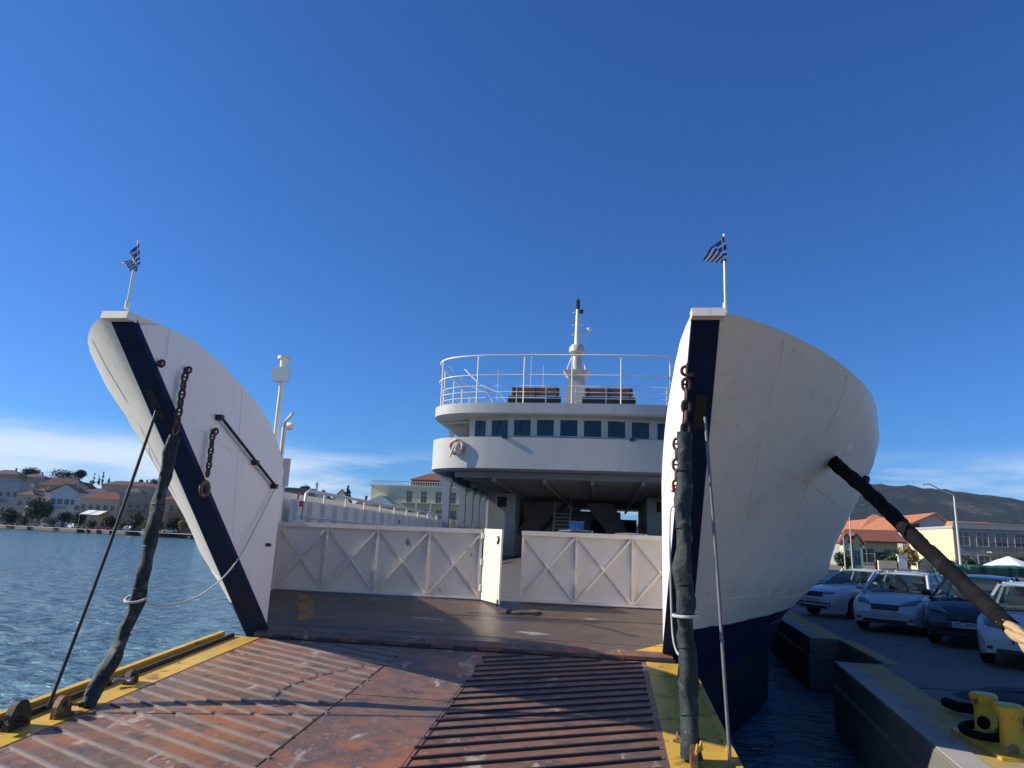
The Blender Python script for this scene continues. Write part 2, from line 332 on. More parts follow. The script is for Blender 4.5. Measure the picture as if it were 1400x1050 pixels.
# quay walls (upper coping face, ledge, lower rough wall)
m = MB(); line = [(-90, 2.6)] + EDGE + SHORE
def inner(i):   # unit normal towards the land, averaged
    out = Vector((0, 0))
    for a, b in ((i-1, i), (i, i+1)):
        if a < 0 or b >= len(line): continue
        d = Vector((line[b][0]-line[a][0], line[b][1]-line[a][1])).normalized(); out += Vector((d.y, -d.x))
    return out.normalized()
rings = []
for i, p in enumerate(line):
    nn = inner(i); P = Vector(p)
    def at2(o, z): return (P.x-nn.x*o, P.y-nn.y*o, z)
    rings.append([at2(-.03, QZ-.001), at2(0, QZ-.03), at2(0, QZ-.36), at2(.045, QZ-.38), at2(.05, -3)])
m.loft(rings, False); m.build('quay_wall', mt['quaywall'], quay)
def strip(name, pts, o0, o1, z, mat, parent):
    m = MB(); rr = []
    for i, p in enumerate(pts):
        out = Vector((0, 0))
        for a, b in ((i-1, i), (i, i+1)):
            if a < 0 or b >= len(pts): continue
            d = Vector((pts[b][0]-pts[a][0], pts[b][1]-pts[a][1])).normalized(); out += Vector((d.y, -d.x))
        out.normalize(); rr.append([(p[0]+out.x*o0, p[1]+out.y*o0, z), (p[0]+out.x*o1, p[1]+out.y*o1, z)])
    m.loft(rr, False); ob = m.build(name, mat, parent)
    if ob.data.polygons[0].normal.z < 0: ob.data.flip_normals()
    return ob
for seg in (EDGE[:2], EDGE[4:7]):
    # single coping slabs, two metres long, with open joints
    for (a, b) in zip(seg, seg[1:]):
        a = Vector(a); b = Vector(b); Ln = (b-a).length; k = max(1, int(Ln/1.9)); d = (b-a)/Ln; nn = Vector((d.y, -d.x))
        for i in range(min(k, 14)):
            s0 = a+d*(Ln*i/k+.008); s1 = a+d*(Ln*(i+1)/k-.008); m = MB()
            m.prism([(s0+nn*.015)[:], (s1+nn*.015)[:], (s1+nn*.30)[:], (s0+nn*.30)[:]][::-1], QZ-.05, QZ+.012+random.uniform(-.003, .003))
            m.build('coping_slab', mt['coping'], quay)
    strip('yellow_line', seg, .31, .78, QZ+.004, mt['yellowdull'], quay)
strip('yellow_line', EDGE[2:4], .03, .28, QZ+.004, mt['yellowdull'], quay)
# expansion joints of the quay slabs
for k in range(6):
    m = MB(); y = 6.5+5.2*k; x0 = 2.63+.127*(y-2.6)+.8
    if 12.5 < y < 18: x0 += 1.0
    m.box((x0, y, QZ+.001), (x0+26, y+.02, QZ+.005)); m.build('slab_joint', mt['black'], quay)
# ------------------------------------------------------------------ the ferry
XC = -1.85; HY, HZ = 9.1, 1.78
ferry = empty('car_ferry', (XC, HY, 0))
tag(ferry, 'white car ferry with open bow, lowered rusty ramp and bridge across the car deck', 'ferry')
def ys(z): return 5.64+(4.95-z)/0.92            # raked stem line
PT = [(5.62, 4.97), (6.1, 5.0), (6.66, 5.0), (7.2, 4.91), (7.72, 4.76), (8.2, 4.6), (8.57, 4.41), (8.9, 4.14), (9.1, 3.85)]
RT = [(-.35, .215), (-.191, .209), (-.13, .212), (-.0898, .226), (-.055, .262), (-.0276, .292), (.0056, .301), (.0546, .3276), (.0945, .349), (.134, .3656), (.175, .3733), (.2107, .366)]
H0 = 2.77
def H0z(z): return pl([(1.5, 2.86), (4.95, 2.76)], z)
def PWz(z): return pl([(2.0, 1.13), (2.6, 1.14), (3.2, 1.15), (4.3, 1.19), (4.95, 1.32)], z)
def Lz(z): return pl([(-1, 6), (2.1, 4.6), (3.0, 5.2), (4.95, 5.6)], z)
def hb(z, Y, B):
    t = min(1, max(0, (Y-ys(z))/Lz(z)))
    PW = PWz(z); h0 = H0z(z); return h0+(B-h0)*(1-(1-t)**PW)**(1/PW)
TG = []
def solveB(z):
    yt = 10.0; B = 5
    for _ in range(4):
        tgt = pl(RT, (z-EYE)/yt); lo, hi = 3.1, 9
        for _ in range(30):
            B = (lo+hi)/2; best = max(((hb(z, ys(z)+i*.1, B)+XC)/(ys(z)+i*.1), ys(z)+i*.1) for i in range(2, 70))
            if best[0] > tgt: hi = B
            else: lo = B
        yt = best[1]
    TG.append((z, tgt)); return B
ZL = [-.7, -.2, .3, .8, 1.2, 1.6, 1.95, 2.2, 2.45, 2.7, 2.95, 3.2, 3.5, 3.8, 4.1, 4.4, 4.7, 4.95]
BL = [(z, solveB(z)) for z in ZL]
def ztop(Y): return pl([(0, 4.95), (10.2, 4.95), (11.5, 4.75), (13, 4.3), (14.5, 4.05), (90, 4.05)], Y)
def hull_half(z, Y):     # half breadth at a height and station
    B = pl(BL, z); Y0 = ys(z)+Lz(z)
    if Y <= Y0: return hb(z, Y, B)
    BA = pl([(-1, 6.0), (2.1, 6.5), (5, 6.75)], z); lim = -XC+.985*pl(TG, z)*Y
    return max(B, min(lerp(B, BA, 1-math.exp(-(Y-Y0)/3)), lim))
def hull_pt(z, s):      # s 0..1 along the bow, 1..2 to the stern
    B = pl(BL, z)
    if s <= 1: Y = ys(z)+Lz(z)*s; return hb(z, Y, B), Y
    Y0 = ys(z)+Lz(z); Y = lerp(Y0, 80, (s-1)**1.3); return hull_half(z, Y), Y
SS = [0, .01, .025, .05, .08, .12, .17, .23, .3, .38, .47, .57, .68, .8, .9, 1.0, 1.01, 1.03, 1.06, 1.1, 1.16, 1.25, 1.4, 1.6, 1.8, 2.0]
hull_m = MB()
for sg in (-1, 1):
    rings = []
    for s in SS:
        ring = []
        for z in ZL:
            h, Y = hull_pt(z, s)
            zz = z
            if s > .6:
                zt = ztop(Y); zz = min(z, zt)
                if zz < z: h, Y = hull_pt(zz, s)
            ring.append((XC+sg*h, Y, zz))
        rings.append(ring)
    hull_m.loft(rings, False)
hull = hull_m.build('hull', mt['hull'], ferry, smooth=40)
# weld seams standing slightly proud of the shell plating
def seam(pts, sg):
    m = MB(); P = []
    for s, z in pts:
        h, Y = hull_pt(z, s); P.append((XC+sg*(h+.002), Y-.002, z))
    m.tube(P, .0035, 4); m.build('weld_seam', mt['white'], hull)
for sg in (1, -1):
    for s, za in ((.10, 3.4), (.34, 3.2)): seam([(s+.02*k/8, lerp(4.9, za, k/12)) for k in range(13)], sg)
    seam([(.16+.5*k/24, 3.95-.25*k/24) for k in range(25)], sg)
    seam([(.0+1.0*k/24, 2.42+.05*math.sin(k*.3)) for k in range(25)], sg)
# transom / bottom closing and inner structure
m = MB(); m.box((XC-5.6, 79.6, -.5), (XC+5.6, 79.8, 4.0)); m.build('transom', mt['navyclean'], ferry)
for sg in (-1, 1):
    # inner bow panel with a thickness
    pp = [(ys(z)-.0, z) for z in (1.775, 2.6, 3.5, 4.3, 4.88)] + PT[1:]
    m = MB(); a = [(XC+sg*2.55, y, z) for y, z in pp]; b = [(XC+sg*2.58, y+.01, z) for y, z in pp]; k = len(pp); o = 0
    m.add(a+b, [tuple(range(k)), tuple(range(2*k-1, k-1, -1))]+[(i, (i+1) % k, k+(i+1) % k, k+i) for i in range(k)])
    panel = m.build('bow_panel', mt['panelwhite'], ferry, fixn=True)
    # navy stem face
    m = MB(); rr = []
    for i in range(9):
        z = lerp(1.35, 4.90, i/8); y = ys(z)-.012
        rr.append([(XC+sg*2.545, y, z), (XC+sg*(H0z(z)+.01), y, z), (XC+sg*(H0z(z)+.01), y+.05, z+.04), (XC+sg*2.545, y+.05, z+.04)])
    m.loft(rr, True, True); stem = m.build('stem', mt['navy'], ferry, fixn=True)
    m = MB(); c = XC+sg*2.69; zc = 4.12
    m.hexa([(c-.05, ys(zc)-.02, zc), (c+.05, ys(zc)-.02, zc), (c+.05, ys(zc)+.12, zc+.13), (c-.05, ys(zc)+.12, zc+.13), (c-.05, ys(zc+.26)-.02, zc+.26), (c+.05, ys(zc+.26)-.02, zc+.26), (c+.05, ys(zc+.26)+.12, zc+.39), (c-.05, ys(zc+.26)+.12, zc+.39)])
    m.build('wire_slot', mt['black'], stem)
    # white cap over the top, from the panel edge out to the shell
    m = MB(); rr = []
    for y, z in PT:
        h = hb(4.95, y, BL[-1][1]) if y > ys(4.95) else H0
        rr.append([(XC+sg*2.585, y+.01, z-.06), (XC+sg*2.553, y, z+.004), (XC+sg*lerp(2.55, h, .25), y-.01, lerp(z, 4.95, .3)+.03), (XC+sg*(h-.02), y, 4.958), (XC+sg*(h-.002), y, 4.945)])
    m.loft(rr, False); m.build('bow_cap', mt['white'], ferry, smooth=50)
    # front nose of the cap
    m = MB(); y = 5.60
    m.hexa([(XC+sg*2.535, y-.03, 4.90), (XC+sg*2.80, y-.03, 4.90), (XC+sg*2.80, y+.12, 4.90), (XC+sg*2.535, y+.12, 4.90), (XC+sg*2.535, y-.01, 4.975), (XC+sg*2.80, y-.01, 4.975), (XC+sg*2.80, y+.12, 4.975), (XC+sg*2.535, y+.12, 4.975)])
    m.build('cap_nose', mt['white'], ferry)
    # transverse plate behind the panel and slanted wing wall to the gate
    zz = [2.0, 2.3, 2.6, 2.9, 3.2, 3.5, 3.8]; m = MB(); m.loft([[(XC+sg*2.60, 9.12, z), (XC+sg*max(2.62, hb(z, 9.12, pl(BL, z))-.06), 9.12, z), (XC+sg*max(2.62, hb(z, 9.14, pl(BL, z))-.06), 9.14, z), (XC+sg*2.60, 9.14, z)] for z in zz], True, True); m.build('bow_bulkhead', mt['panelwhite'], ferry, fixn=True)
    m = MB(); m.bar((XC+sg*2.60, 9.1, 2.5), (XC+sg*3.98, 12.0, 2.62), .05, 1.35); m.build('wing_wall', mt['panelwhite'], ferry)
    # post where the gate hangs
    m = MB(); m.box((XC+sg*3.93, 11.93, 2.0), (XC+sg*4.05, 12.05, 3.95)); m.build('gate_post', mt['white'], ferry)
    # bulwark of the open car deck with stiffeners and pipe rail
    m = MB(); m.box((XC+sg*6.16, 17.2, 3.0), (XC+sg*6.20, 34.2, 3.86)); bw = m.build('bulwark', mt['gate'], ferry)
    for k in range(19):
        m = MB(); y = 17.3+.9*k; m.box((XC+sg*6.02, y, 2.9), (XC+sg*6.16, y+.05, 3.84)); m.build('stiffener', mt['gate'], bw)
    m = MB(); m.tube([(XC+sg*6.12, 17.9, 3.35), (XC+sg*6.12, 17.95, 4.05), (XC+sg*6.12, 18.15, 4.13)]+[(XC+sg*6.12, 18.4+i*1.4, 4.13-.003*i) for i in range(12)], .045, 7); m.build('pipe_rail', mt['white'], bw, smooth=60)
    for k in range(9):
        m = MB(); y = 19.2+1.7*k; m.tube([(XC+sg*6.12, y, 3.8), (XC+sg*6.12, y, 4.11)], .03, 6); m.build('rail_stanchion', mt['white'], bw)
    m = MB(); m.tube([(XC+sg*5.9, 17.6, 3.42), (XC+sg*5.9, 24, 3.4)], .03, 6); m.build('lower_rail', mt['gate'], bw)
# seams and welded strips on the visible inner panels
panels = [o for o in ferry.children if o.name.startswith('bow_panel')]
for pnl, sg in zip(panels, (-1, 1)):
    m = MB(); x = XC+sg*2.547
    m.tube([(x, 6.95, 4.1), (x, 9.1, 3.62)], .003, 4); m.build('weld_seam', mt['panelwhite'], pnl)
    m = MB(); m.tube([(x, 7.75, 4.72), (x, 7.95, 2.95)], .0025, 4); m.build('weld_seam', mt['panelwhite'], pnl)
# foredeck and car deck
m = MB(); m.hexa([(XC-2.62, HY, HZ-.12), (XC+2.62, HY, HZ-.12), (XC+4.15, 12.02, 1.9), (XC-4.15, 12.02, 1.9), (XC-2.62, HY, HZ), (XC+2.62, HY, HZ), (XC+4.15, 12.02, 2.04), (XC-4.15, 12.02, 2.04)])
fd = m.build('foredeck', mt['deck'], ferry)
m = MB(); m.loft([[(XC-w, y, 1.9), (XC+w, y, 1.9), (XC+w, y, 2.04), (XC-w, y, 2.04)] for y in (12.022, 13, 14.5, 16, 18, 21, 25, 30, 40, 78) for w in (max(4.15 if y < 12.1 else 0, hull_half(2.0, y)-.08),)], True, True); m.build('car_deck', mt['cardeck'], ferry, fixn=True)
def fz(y): return HZ+(y-HY)*(2.04-HZ)/(12.02-HY)
def decksheet(name, quad, mat, dz=.004):
    m = MB(); m.add([(x, y, fz(y)+dz) for x, y in quad], [(0, 1, 2, 3)]); ob = m.build(name, mat, fd)
    if ob.data.polygons[0].normal.z < 0: ob.data.flip_normals()
    return ob
a, b, c, d = [at(px, py, Z=z) for px, py, z in ((405, 853, 1.8), (428, 853, 1.8), (432, 812, 2.02), (404, 812, 2.02))]
decksheet('yellow_mark', [(a.x, a.y+.05), (b.x, b.y+.05), (c.x, 11.7), (d.x, 11.7)], mt['yellowstain'])
decksheet('yellow_mark', [(XC+2.2, HY+.03), (XC+2.60, HY+.03), (XC+3.0, HY+.75), (XC+2.55, HY+.45)], mt['yellow'])
decksheet('weld_strip', [(XC-2.6, HY+.32), (XC+2.6, HY+.32), (XC+2.62, HY+.345), (XC-2.62, HY+.345)], mt['lug'], .006)
# rust stained lip at the hinge, hinge rod and knuckles
m = MB(); m.hexa([(XC-2.66, HY-.10, 1.70), (XC+2.66, HY-.10, 1.70), (XC+2.66, HY+.002, 1.72), (XC-2.66, HY+.002, 1.72), (XC-2.66, HY-.10, 1.745), (XC+2.66, HY-.10, 1.745), (XC+2.66, HY+.002, HZ+.014), (XC-2.66, HY+.002, HZ+.014)])
m.build('hinge_lip', mt['ramp'], fd)
for k in range(9):
    m = MB(); x = XC-2.4+.6*k; m.tube([(x, HY-.13, 1.69), (x+.28, HY-.13, 1.69)], .045, 8); m.build('hinge_knuckle', mt['lugdark'], fd, smooth=40)

# ------------------------------------------------------------------ the ramp
RSL = .0727
def rz(y): return 1.70+RSL*(y-9.05)
RX0, RX1 = -4.93, 1.02; RI0, RI1 = -4.40, .49; CX0, CX1 = -2.42, -1.42; RYE = 1.9
m = MB(); m.hexa([(RX0, RYE, rz(RYE)-.07), (RX1, RYE, rz(RYE)-.07), (RX1, 8.95, rz(8.95)-.28), (RX0, 8.95, rz(8.95)-.28), (RX0, RYE, rz(RYE)), (RX1, RYE, rz(RYE)), (RX1, 8.95, rz(8.95)), (RX0, 8.95, rz(8.95))])
ramp = m.build('bow_ramp', mt['ramp'], ferry); ramp['label'] = 'rusty red steel bow ramp with welded grip bars and yellow edges'
def rsheet(name, x0, x1, y0, y1, mat, dz=.004, th=0):
    m = MB(); m.hexa([(x0, y0, rz(y0)-.01), (x1, y0, rz(y0)-.01), (x1, y1, rz(y1)-.01), (x0, y1, rz(y1)-.01), (x0, y0, rz(y0)+dz), (x1, y0, rz(y0)+dz), (x1, y1, rz(y1)+dz), (x0, y1, rz(y1)+dz)])
    return m.build(name, mat, ramp)
rsheet('yellow_border', RX0+.005, RI0, RYE+.01, 8.94, mt['yellow'], .006)
rsheet('yellow_border', RI1, RX1-.005, RYE+.01, 8.94, mt['yellow'], .006)
# raised edge flanges with a dark rubbing bar on the left side
m = MB(); m.bar((RX0+.035, RYE+.2, rz(RYE+.2)+.03), (RX0+.035, 8.9, rz(8.9)+.03), .07, .07); m.build('edge_flange', mt['yellow'], ramp)
m = MB(); m.bar((RX0+.19, RYE+.2, rz(RYE+.2)+.025), (RX0+.19, 8.9, rz(8.9)+.025), .03, .055); m.build('edge_bar', mt['lugdark'], ramp)
m = MB(); m.bar((RX1-.03, RYE+.2, rz(RYE+.2)+.012), (RX1-.03, 8.9, rz(8.9)+.012), .05, .03); m.build('edge_flange', mt['yellow'], ramp)
# herringbone grip bars, each one welded on
SLP = .45; SP = .212
for sd in (0, 1):
    if sd: xa, xb, sl = CX1, RI1-.06, SLP
    else: xa, xb, sl = CX0, RI0+.06, -SLP
    for k in range(48):
        yc = .6+SP*k                      # y at the centre strip edge
        x0, x1 = xa, xb; ye = yc+abs(SLP*(xb-xa)); y0 = yc
        if ye > 8.85:
            f = (8.85-y0)/(ye-y0)
            if f < .12: continue
            x1 = lerp(xa, xb, f); ye = 8.85
        if y0 < RYE+.1:
            f = (RYE+.1-y0)/(ye-y0)
            if f > .88: continue
            x0 = lerp(x0, x1, f); y0 = RYE+.1
        x0 += random.uniform(-.03, .03)
        m = MB(); up = Vector((0, -RSL, 1))
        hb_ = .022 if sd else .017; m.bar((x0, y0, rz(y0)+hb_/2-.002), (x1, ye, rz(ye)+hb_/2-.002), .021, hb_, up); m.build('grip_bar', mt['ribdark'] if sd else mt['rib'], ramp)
# worn centre strip and plate seams
rsheet('centre_strip', CX0+.02, CX1-.02, RYE+.1, 8.9, mt['ramp'], .003)
for x in (CX0-.02, CX1+.01):
    m = MB(); m.bar((x, RYE+.2, rz(RYE+.2)+.003), (x, 8.85, rz(8.85)+.003), .007, .008); m.build('plate_seam', mt['lug'], ramp)
for y in (4.3, 6.9):
    m = MB(); m.bar((CX0, y, rz(y)+.004), (CX1, y, rz(y)+.004), .007, .008); m.build('plate_seam', mt['lug'], ramp)

# ------------------------------------------------------------------ gates
def gate(x0, x1, nb, zb=2.06, zt=3.21, Y=12.0):
    g = empty('gate', ((x0+x1)/2, Y, zb), 0, ferry); g.location = Vector(((x0+x1)/2, Y, zb))-ferry.location
    m = MB(); m.box((x0+.02, Y+.035, zb+.02), (x1-.02, Y+.045, zt-.03))
    # slight buckling of the sheet
    m.build('sheet', mt['gate'], g)
    m = MB(); m.box((x0, Y-.04, zt-.075), (x1, Y+.05, zt)); m.build('top_rail', mt['gate'], g)
    m = MB(); m.box((x0, Y-.03, zb), (x1, Y+.05, zb+.035)); m.build('bottom_rail', mt['gate'], g)
    w = (x1-x0)/nb
    for i in range(nb+1):
        x = x0+w*i; x = min(max(x, x0+.025), x1-.025); m = MB(); m.box((x-.02, Y-.03, zb+.036), (x+.02, Y+.034, zt-.076)); m.build('upright', mt['gate'], g)
    for i in range(nb):
        xa, xb = x0+w*i+.03, x0+w*(i+1)-.03
        m = MB(); m.bar((xa, Y+.012, zt-.09), (xb, Y+.012, zb+.05), .036, .036, (0, 1, 0)); m.build('brace', mt['gate'], g)
        m = MB(); m.bar((xa, Y-.022, zb+.05), (xb, Y-.022, zt-.09), .036, .026, (0, 1, 0)); m.build('brace', mt['gate'], g)
    return g
GL, GM0, GM1, GR = -5.78, -2.09, -1.41, 2.30
g1 = gate(GL, GM0, 4); g1['label'] = 'long left gate of four cross braced bays'
g2 = gate(GM1, GR, 4); g2['label'] = 'right gate of cross braced bays behind the right bow'
m = MB(); m.bar((GM0+.05, 11.95, 2.64), (-1.66, 11.38, 2.63), .03, 1.16); leaf = m.build('gate_leaf', mt['white'], ferry); leaf['label'] = 'narrow sunlit gate leaf standing ajar'
m = MB(); m.bar((-1.70, 11.395, 2.0), (-1.70, 11.395, 2.12), .02, .02); m.build('latch', mt['chain'], leaf)
m = MB(); m.tube([(-1.74, 11.44, 3.1), (-1.72, 11.42, 3.05), (-1.745, 11.45, 2.98)], .016, 6); m.build('hook', mt['chain'], leaf)
for z in (2.2, 2.62, 3.05):
    m = MB(); m.tube([(GM0+.02, 11.94, z), (GM0+.02, 11.94, z+.1)], .025, 7); m.build('gate_hinge', mt['gate'], leaf)
# manhole ring on the foredeck
p = at(715, 836, Z=1.98); m = MB(); m.torus((p.x, p.y, fz(p.y)+.012), .26, .02, 22, 6); m.build('deck_ring', mt['lugdark'], fd, smooth=60)

# ------------------------------------------------------------------ superstructure
def plan(x, inset=0.0):          # front line of the bridge deck: y for x measured from the centre line
    W = 7.12-inset; t = min(1, abs(x)/W); return 37.0-(4.2-inset)*(1-t**4.2)**(1/4.2)
def outline(inset, yb, n=56):
    W = 7.12-inset; pts = []
    for i in range(n+1):
        a = math.pi*(i/n-.5); s = math.sin(a); c = math.cos(a); e = 2/4.2
        x = W*math.copysign(abs(s)**e, s); y = 37.0-(4.2-inset)*abs(c)**e; pts.append((XC+x, y))
    return [(XC-W, yb)]+pts+[(XC+W, yb)]
def wall(name, pts, z0, z1, th, mat, parent, smooth=35):
    m = MB(); rr = []
    for i, p in enumerate(pts):
        a = Vector(pts[max(0, i-1)]); b = Vector(pts[min(len(pts)-1, i+1)]); d = (b-a).normalized(); nn = Vector((-d.y, d.x))*th
        rr.append([(p[0], p[1], z0), (p[0], p[1], z1), (p[0]+nn.x, p[1]+nn.y, z1), (p[0]+nn.x, p[1]+nn.y, z0)])
    m.loft(rr, True, True); return m.build(name, mat, parent, smooth=smooth, fixn=True)
def slab(name, pts, z0, z1, mat, parent):
    m = MB(); m.prism(pts, z0, z1); return m.build(name, mat, parent, fixn=True)
bridge = wall('bridge_bulwark', outline(0, 52), 6.36, 7.86, .07, mt['bridge'], ferry)
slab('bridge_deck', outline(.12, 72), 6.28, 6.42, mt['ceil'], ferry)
roof = wall('roof_fascia', outline(.0, 60), 9.06, 9.55, .1, mt['bridge'], ferry)
slab('roof', outline(.08, 60), 9.0, 9.50, mt['bridge'], ferry)
m = MB(); m.box((XC-6.4, 46, 6.43), (XC+6.4, 72, 9.0)); m.build('saloon_block', mt['bridge'], ferry)
# wheelhouse front: piers, sill, header, glass
wh = empty('wheelhouse', (XC, 34, 6.42)); wh.parent = ferry; wh.location = Vector((XC, 34, 6.42))-ferry.location
def wy(x): return 33.45+.030*(x-XC)**2
WX = [-5.72+1.147*i for i in range(7)]; WW = .90; WZ0, WZ1 = 8.02, 8.88
edges = [(-6.62, -5.98)]+[(x, x+WW) for x in WX]+[(2.40, 2.95)]
def wpanel(name, x0, x1, z0, z1, mat, y_off=0, th=.06, parent=wh):
    m = MB(); a, b = wy(x0)+y_off, wy(x1)+y_off
    m.hexa([(x0, a, z0), (x1, b, z0), (x1, b+th, z0), (x0, a+th, z0), (x0, a, z1), (x1, b, z1), (x1, b+th, z1), (x0, a+th, z1)]); return m.build(name, mat, parent)
allx = [-6.9]+[e for p in edges for e in p]+[3.2]
for i in range(0, len(allx)-1, 2): wpanel('window_pier', allx[i], allx[i+1], 7.9, 9.0, mt['bridge'])
for i, (x0, x1) in enumerate(edges):
    wpanel('sill_wall', x0, x1, 7.9, WZ0, mt['bridge']); wpanel('header', x0, x1, WZ1, 9.0, mt['bridge'])
    fr = wpanel('window', x0+.03, x1-.03, WZ0+.03, WZ1-.03, mt['shipglass'], .03, .012)
    m = MB(); xm = (x0+x1)/2; m.bar((xm, wy(xm)-.03, WZ1-.02), (xm-.16, wy(xm-.16)-.02, WZ0+.30), .018, .018); m.build('wiper', mt['blackgloss'], fr)
    for nm, q in (('frame', (x0, x0+.035, WZ0, WZ1)), ('frame', (x1-.035, x1, WZ0, WZ1)), ('frame', (x0+.036, x1-.036, WZ0, WZ0+.035)), ('frame', (x0+.036, x1-.036, WZ1-.035, WZ1))):
        wpanel(nm, *q, mt['bridge'], -.012, .04)
m = MB(); rr = []
for i in range(25):
    x = lerp(-7.6, 3.9, i/24); e = max(0, abs(x-XC)-4.4)
    rr.append([(x, wy(x)+.03, 8.02-e*.16), (x, wy(x)-.02, 8.02-e*.16), (x, max(plan(x-XC, .07)+.02, wy(x)-.62+e*.25), 7.87), (x, wy(x)+.03, 7.80)])
m.loft(rr, True, True); m.build('coaming', mt['bridge'], wh, smooth=40, fixn=True)
m = MB(); m.box((XC-4.5, 36.5, 7.2), (XC+4.4, 36.6, 8.1)); m.build('console', mt['dark'], wh)
m = MB(); m.box((XC-4.6, 39.5, 6.45), (XC+4.6, 39.6, 9.0)); m.build('back_wall', mt['greypaint'], wh)
for sg in (-1, 1):
    m = MB(); m.bar((XC+sg*5.02, 34.2, 7.72), (XC+sg*5.5, 38.6, 7.72), .06, 2.56); m.build('side_wall', mt['bridge'], wh)
    m = MB(); m.box((XC+sg*5.30, 35.35, 8.0), (XC+sg*5.06, 36.0, 8.65)); m.build('side_window', mt['shipglass'], wh)
    for (px, py) in ((6.35, 35.9), (5.55, 36.8)):
        m = MB(); m.hexa([(XC+sg*px-.09, py, 7.5), (XC+sg*px+.09, py, 7.5), (XC+sg*px+.09, py+.16, 7.5), (XC+sg*px-.09, py+.16, 7.5), (XC+sg*px-.13, py, 9.02), (XC+sg*px+.13, py, 9.02), (XC+sg*px+.13, py+.16, 9.02), (XC+sg*px-.13, py+.16, 9.02)]); m.build('wing_pillar', mt['bridge'], wh)
    for k in range(3):
        m = MB(); y = 34.6+.8*k; m.bar((XC+sg*6.8, y+1.2, 8.98), (XC+sg*5.0, y, 8.86), .05, .14); m.build('roof_bracket', mt['bridge'], wh)
for px, py in ((690, 597), (865, 601)):
    p = at(px, py, Y=32.7); m = MB(); m.box((p.x-.13, 32.72, p.z-.06), (p.x+.13, 32.86, p.z+.07)); m.bar((p.x, 32.85, p.z-.05), (p.x+.08, 33.1, p.z-.15), .03, .03); m.build('floodlight', mt['blackgloss'], bridge)
p = at(862, 617, Y=32.8)
# chamfered dark corners under the bridge wings, columns and deckhead
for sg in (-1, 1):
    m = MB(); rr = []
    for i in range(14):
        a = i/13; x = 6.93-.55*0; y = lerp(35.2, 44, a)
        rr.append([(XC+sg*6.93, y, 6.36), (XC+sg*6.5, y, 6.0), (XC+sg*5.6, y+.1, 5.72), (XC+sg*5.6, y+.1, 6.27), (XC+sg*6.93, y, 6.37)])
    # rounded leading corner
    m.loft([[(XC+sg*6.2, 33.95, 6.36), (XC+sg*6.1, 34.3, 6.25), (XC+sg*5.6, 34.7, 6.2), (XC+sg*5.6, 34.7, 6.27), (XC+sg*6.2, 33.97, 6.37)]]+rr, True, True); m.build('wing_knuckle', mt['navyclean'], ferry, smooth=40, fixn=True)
    for k, y in enumerate((34.9, 38.0, 40.2, 42.4, 44.6, 46.8, 49, 51.5, 54, 57, 60)):
        xx = 6.2 if k == 0 else 6.0
        m = MB(); m.box((XC+sg*xx-.17, y, 2.04), (XC+sg*xx+.17, y+.3, 5.75))
        m.hexa([(XC+sg*xx-.17, y+.01, 5.2), (XC+sg*xx+.17, y+.01, 5.2), (XC+sg*xx+.17, y+.29, 5.2), (XC+sg*xx-.17, y+.29, 5.2), (XC+sg*xx-.5, y+.01, 6.2), (XC+sg*xx+.3, y+.01, 6.2), (XC+sg*xx+.3, y+.29, 6.2), (XC+sg*xx-.5, y+.29, 6.2)])
        m.build('column', mt['greypaint'], ferry)
        if k > 0:
            m = MB(); m.hexa([(XC+sg*5.83, y, 5.45), (XC+sg*5.83, y+.06, 5.45), (XC+sg*5.82, y+.06, 6.25), (XC+sg*5.82, y, 6.25), (XC+sg*5.80, y, 5.45), (XC+sg*5.80, y+.06, 5.45), (XC+sg*4.6, y+.06, 6.25), (XC+sg*4.6, y, 6.25)]); m.build('column_bracket', mt['ceil'], ferry)
for k in range(16):
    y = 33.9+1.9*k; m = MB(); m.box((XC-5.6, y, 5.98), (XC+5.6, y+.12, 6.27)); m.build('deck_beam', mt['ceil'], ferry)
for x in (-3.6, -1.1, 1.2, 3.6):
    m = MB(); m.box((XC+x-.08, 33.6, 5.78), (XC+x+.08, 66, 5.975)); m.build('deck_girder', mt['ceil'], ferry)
# casings, cross structures and stairs on the car deck
def casing(x0, x1, y0, y1, z1, mat, win=True):
    m = MB(); m.box((x0, y0, 2.04), (x1, y1, z1)); c = m.build('casing', mat, ferry)
    if win:
        xm = (x0+x1)/2; m = MB(); m.box((xm-.3, y0-.03, 5.1), (xm+.3, y0-.005, 5.75)); m.build('casing_window', mt['black'], c)
    return c
casing(-7.55, -5.78, 45, 58, 5.97, mt['greypaint']); casing(2.57, 4.3, 45, 58, 5.97, mt['greypaint'])
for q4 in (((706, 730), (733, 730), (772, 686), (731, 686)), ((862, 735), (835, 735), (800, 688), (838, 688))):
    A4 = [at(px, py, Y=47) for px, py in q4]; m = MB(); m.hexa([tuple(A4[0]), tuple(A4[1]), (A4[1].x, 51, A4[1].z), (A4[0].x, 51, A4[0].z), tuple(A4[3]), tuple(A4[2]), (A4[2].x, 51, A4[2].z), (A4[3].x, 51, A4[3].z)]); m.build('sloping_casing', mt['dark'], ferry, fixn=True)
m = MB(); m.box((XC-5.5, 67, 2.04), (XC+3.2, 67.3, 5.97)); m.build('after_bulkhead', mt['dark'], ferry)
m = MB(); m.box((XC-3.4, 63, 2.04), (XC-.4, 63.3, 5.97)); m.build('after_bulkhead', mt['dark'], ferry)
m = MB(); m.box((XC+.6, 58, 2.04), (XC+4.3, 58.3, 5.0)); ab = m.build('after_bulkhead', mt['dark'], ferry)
for k in range(2):
    m = MB(); m.box((XC+1.2+1.9*k, 57.9, 4.2), (XC+1.75+1.9*k, 57.99, 4.7)); m.build('vent', mt['black'], ab)
stair = empty('deck_stair', (0, 0, 0), 0, ferry); stair.location = Vector((-2.9, 44, 2.04))-ferry.location
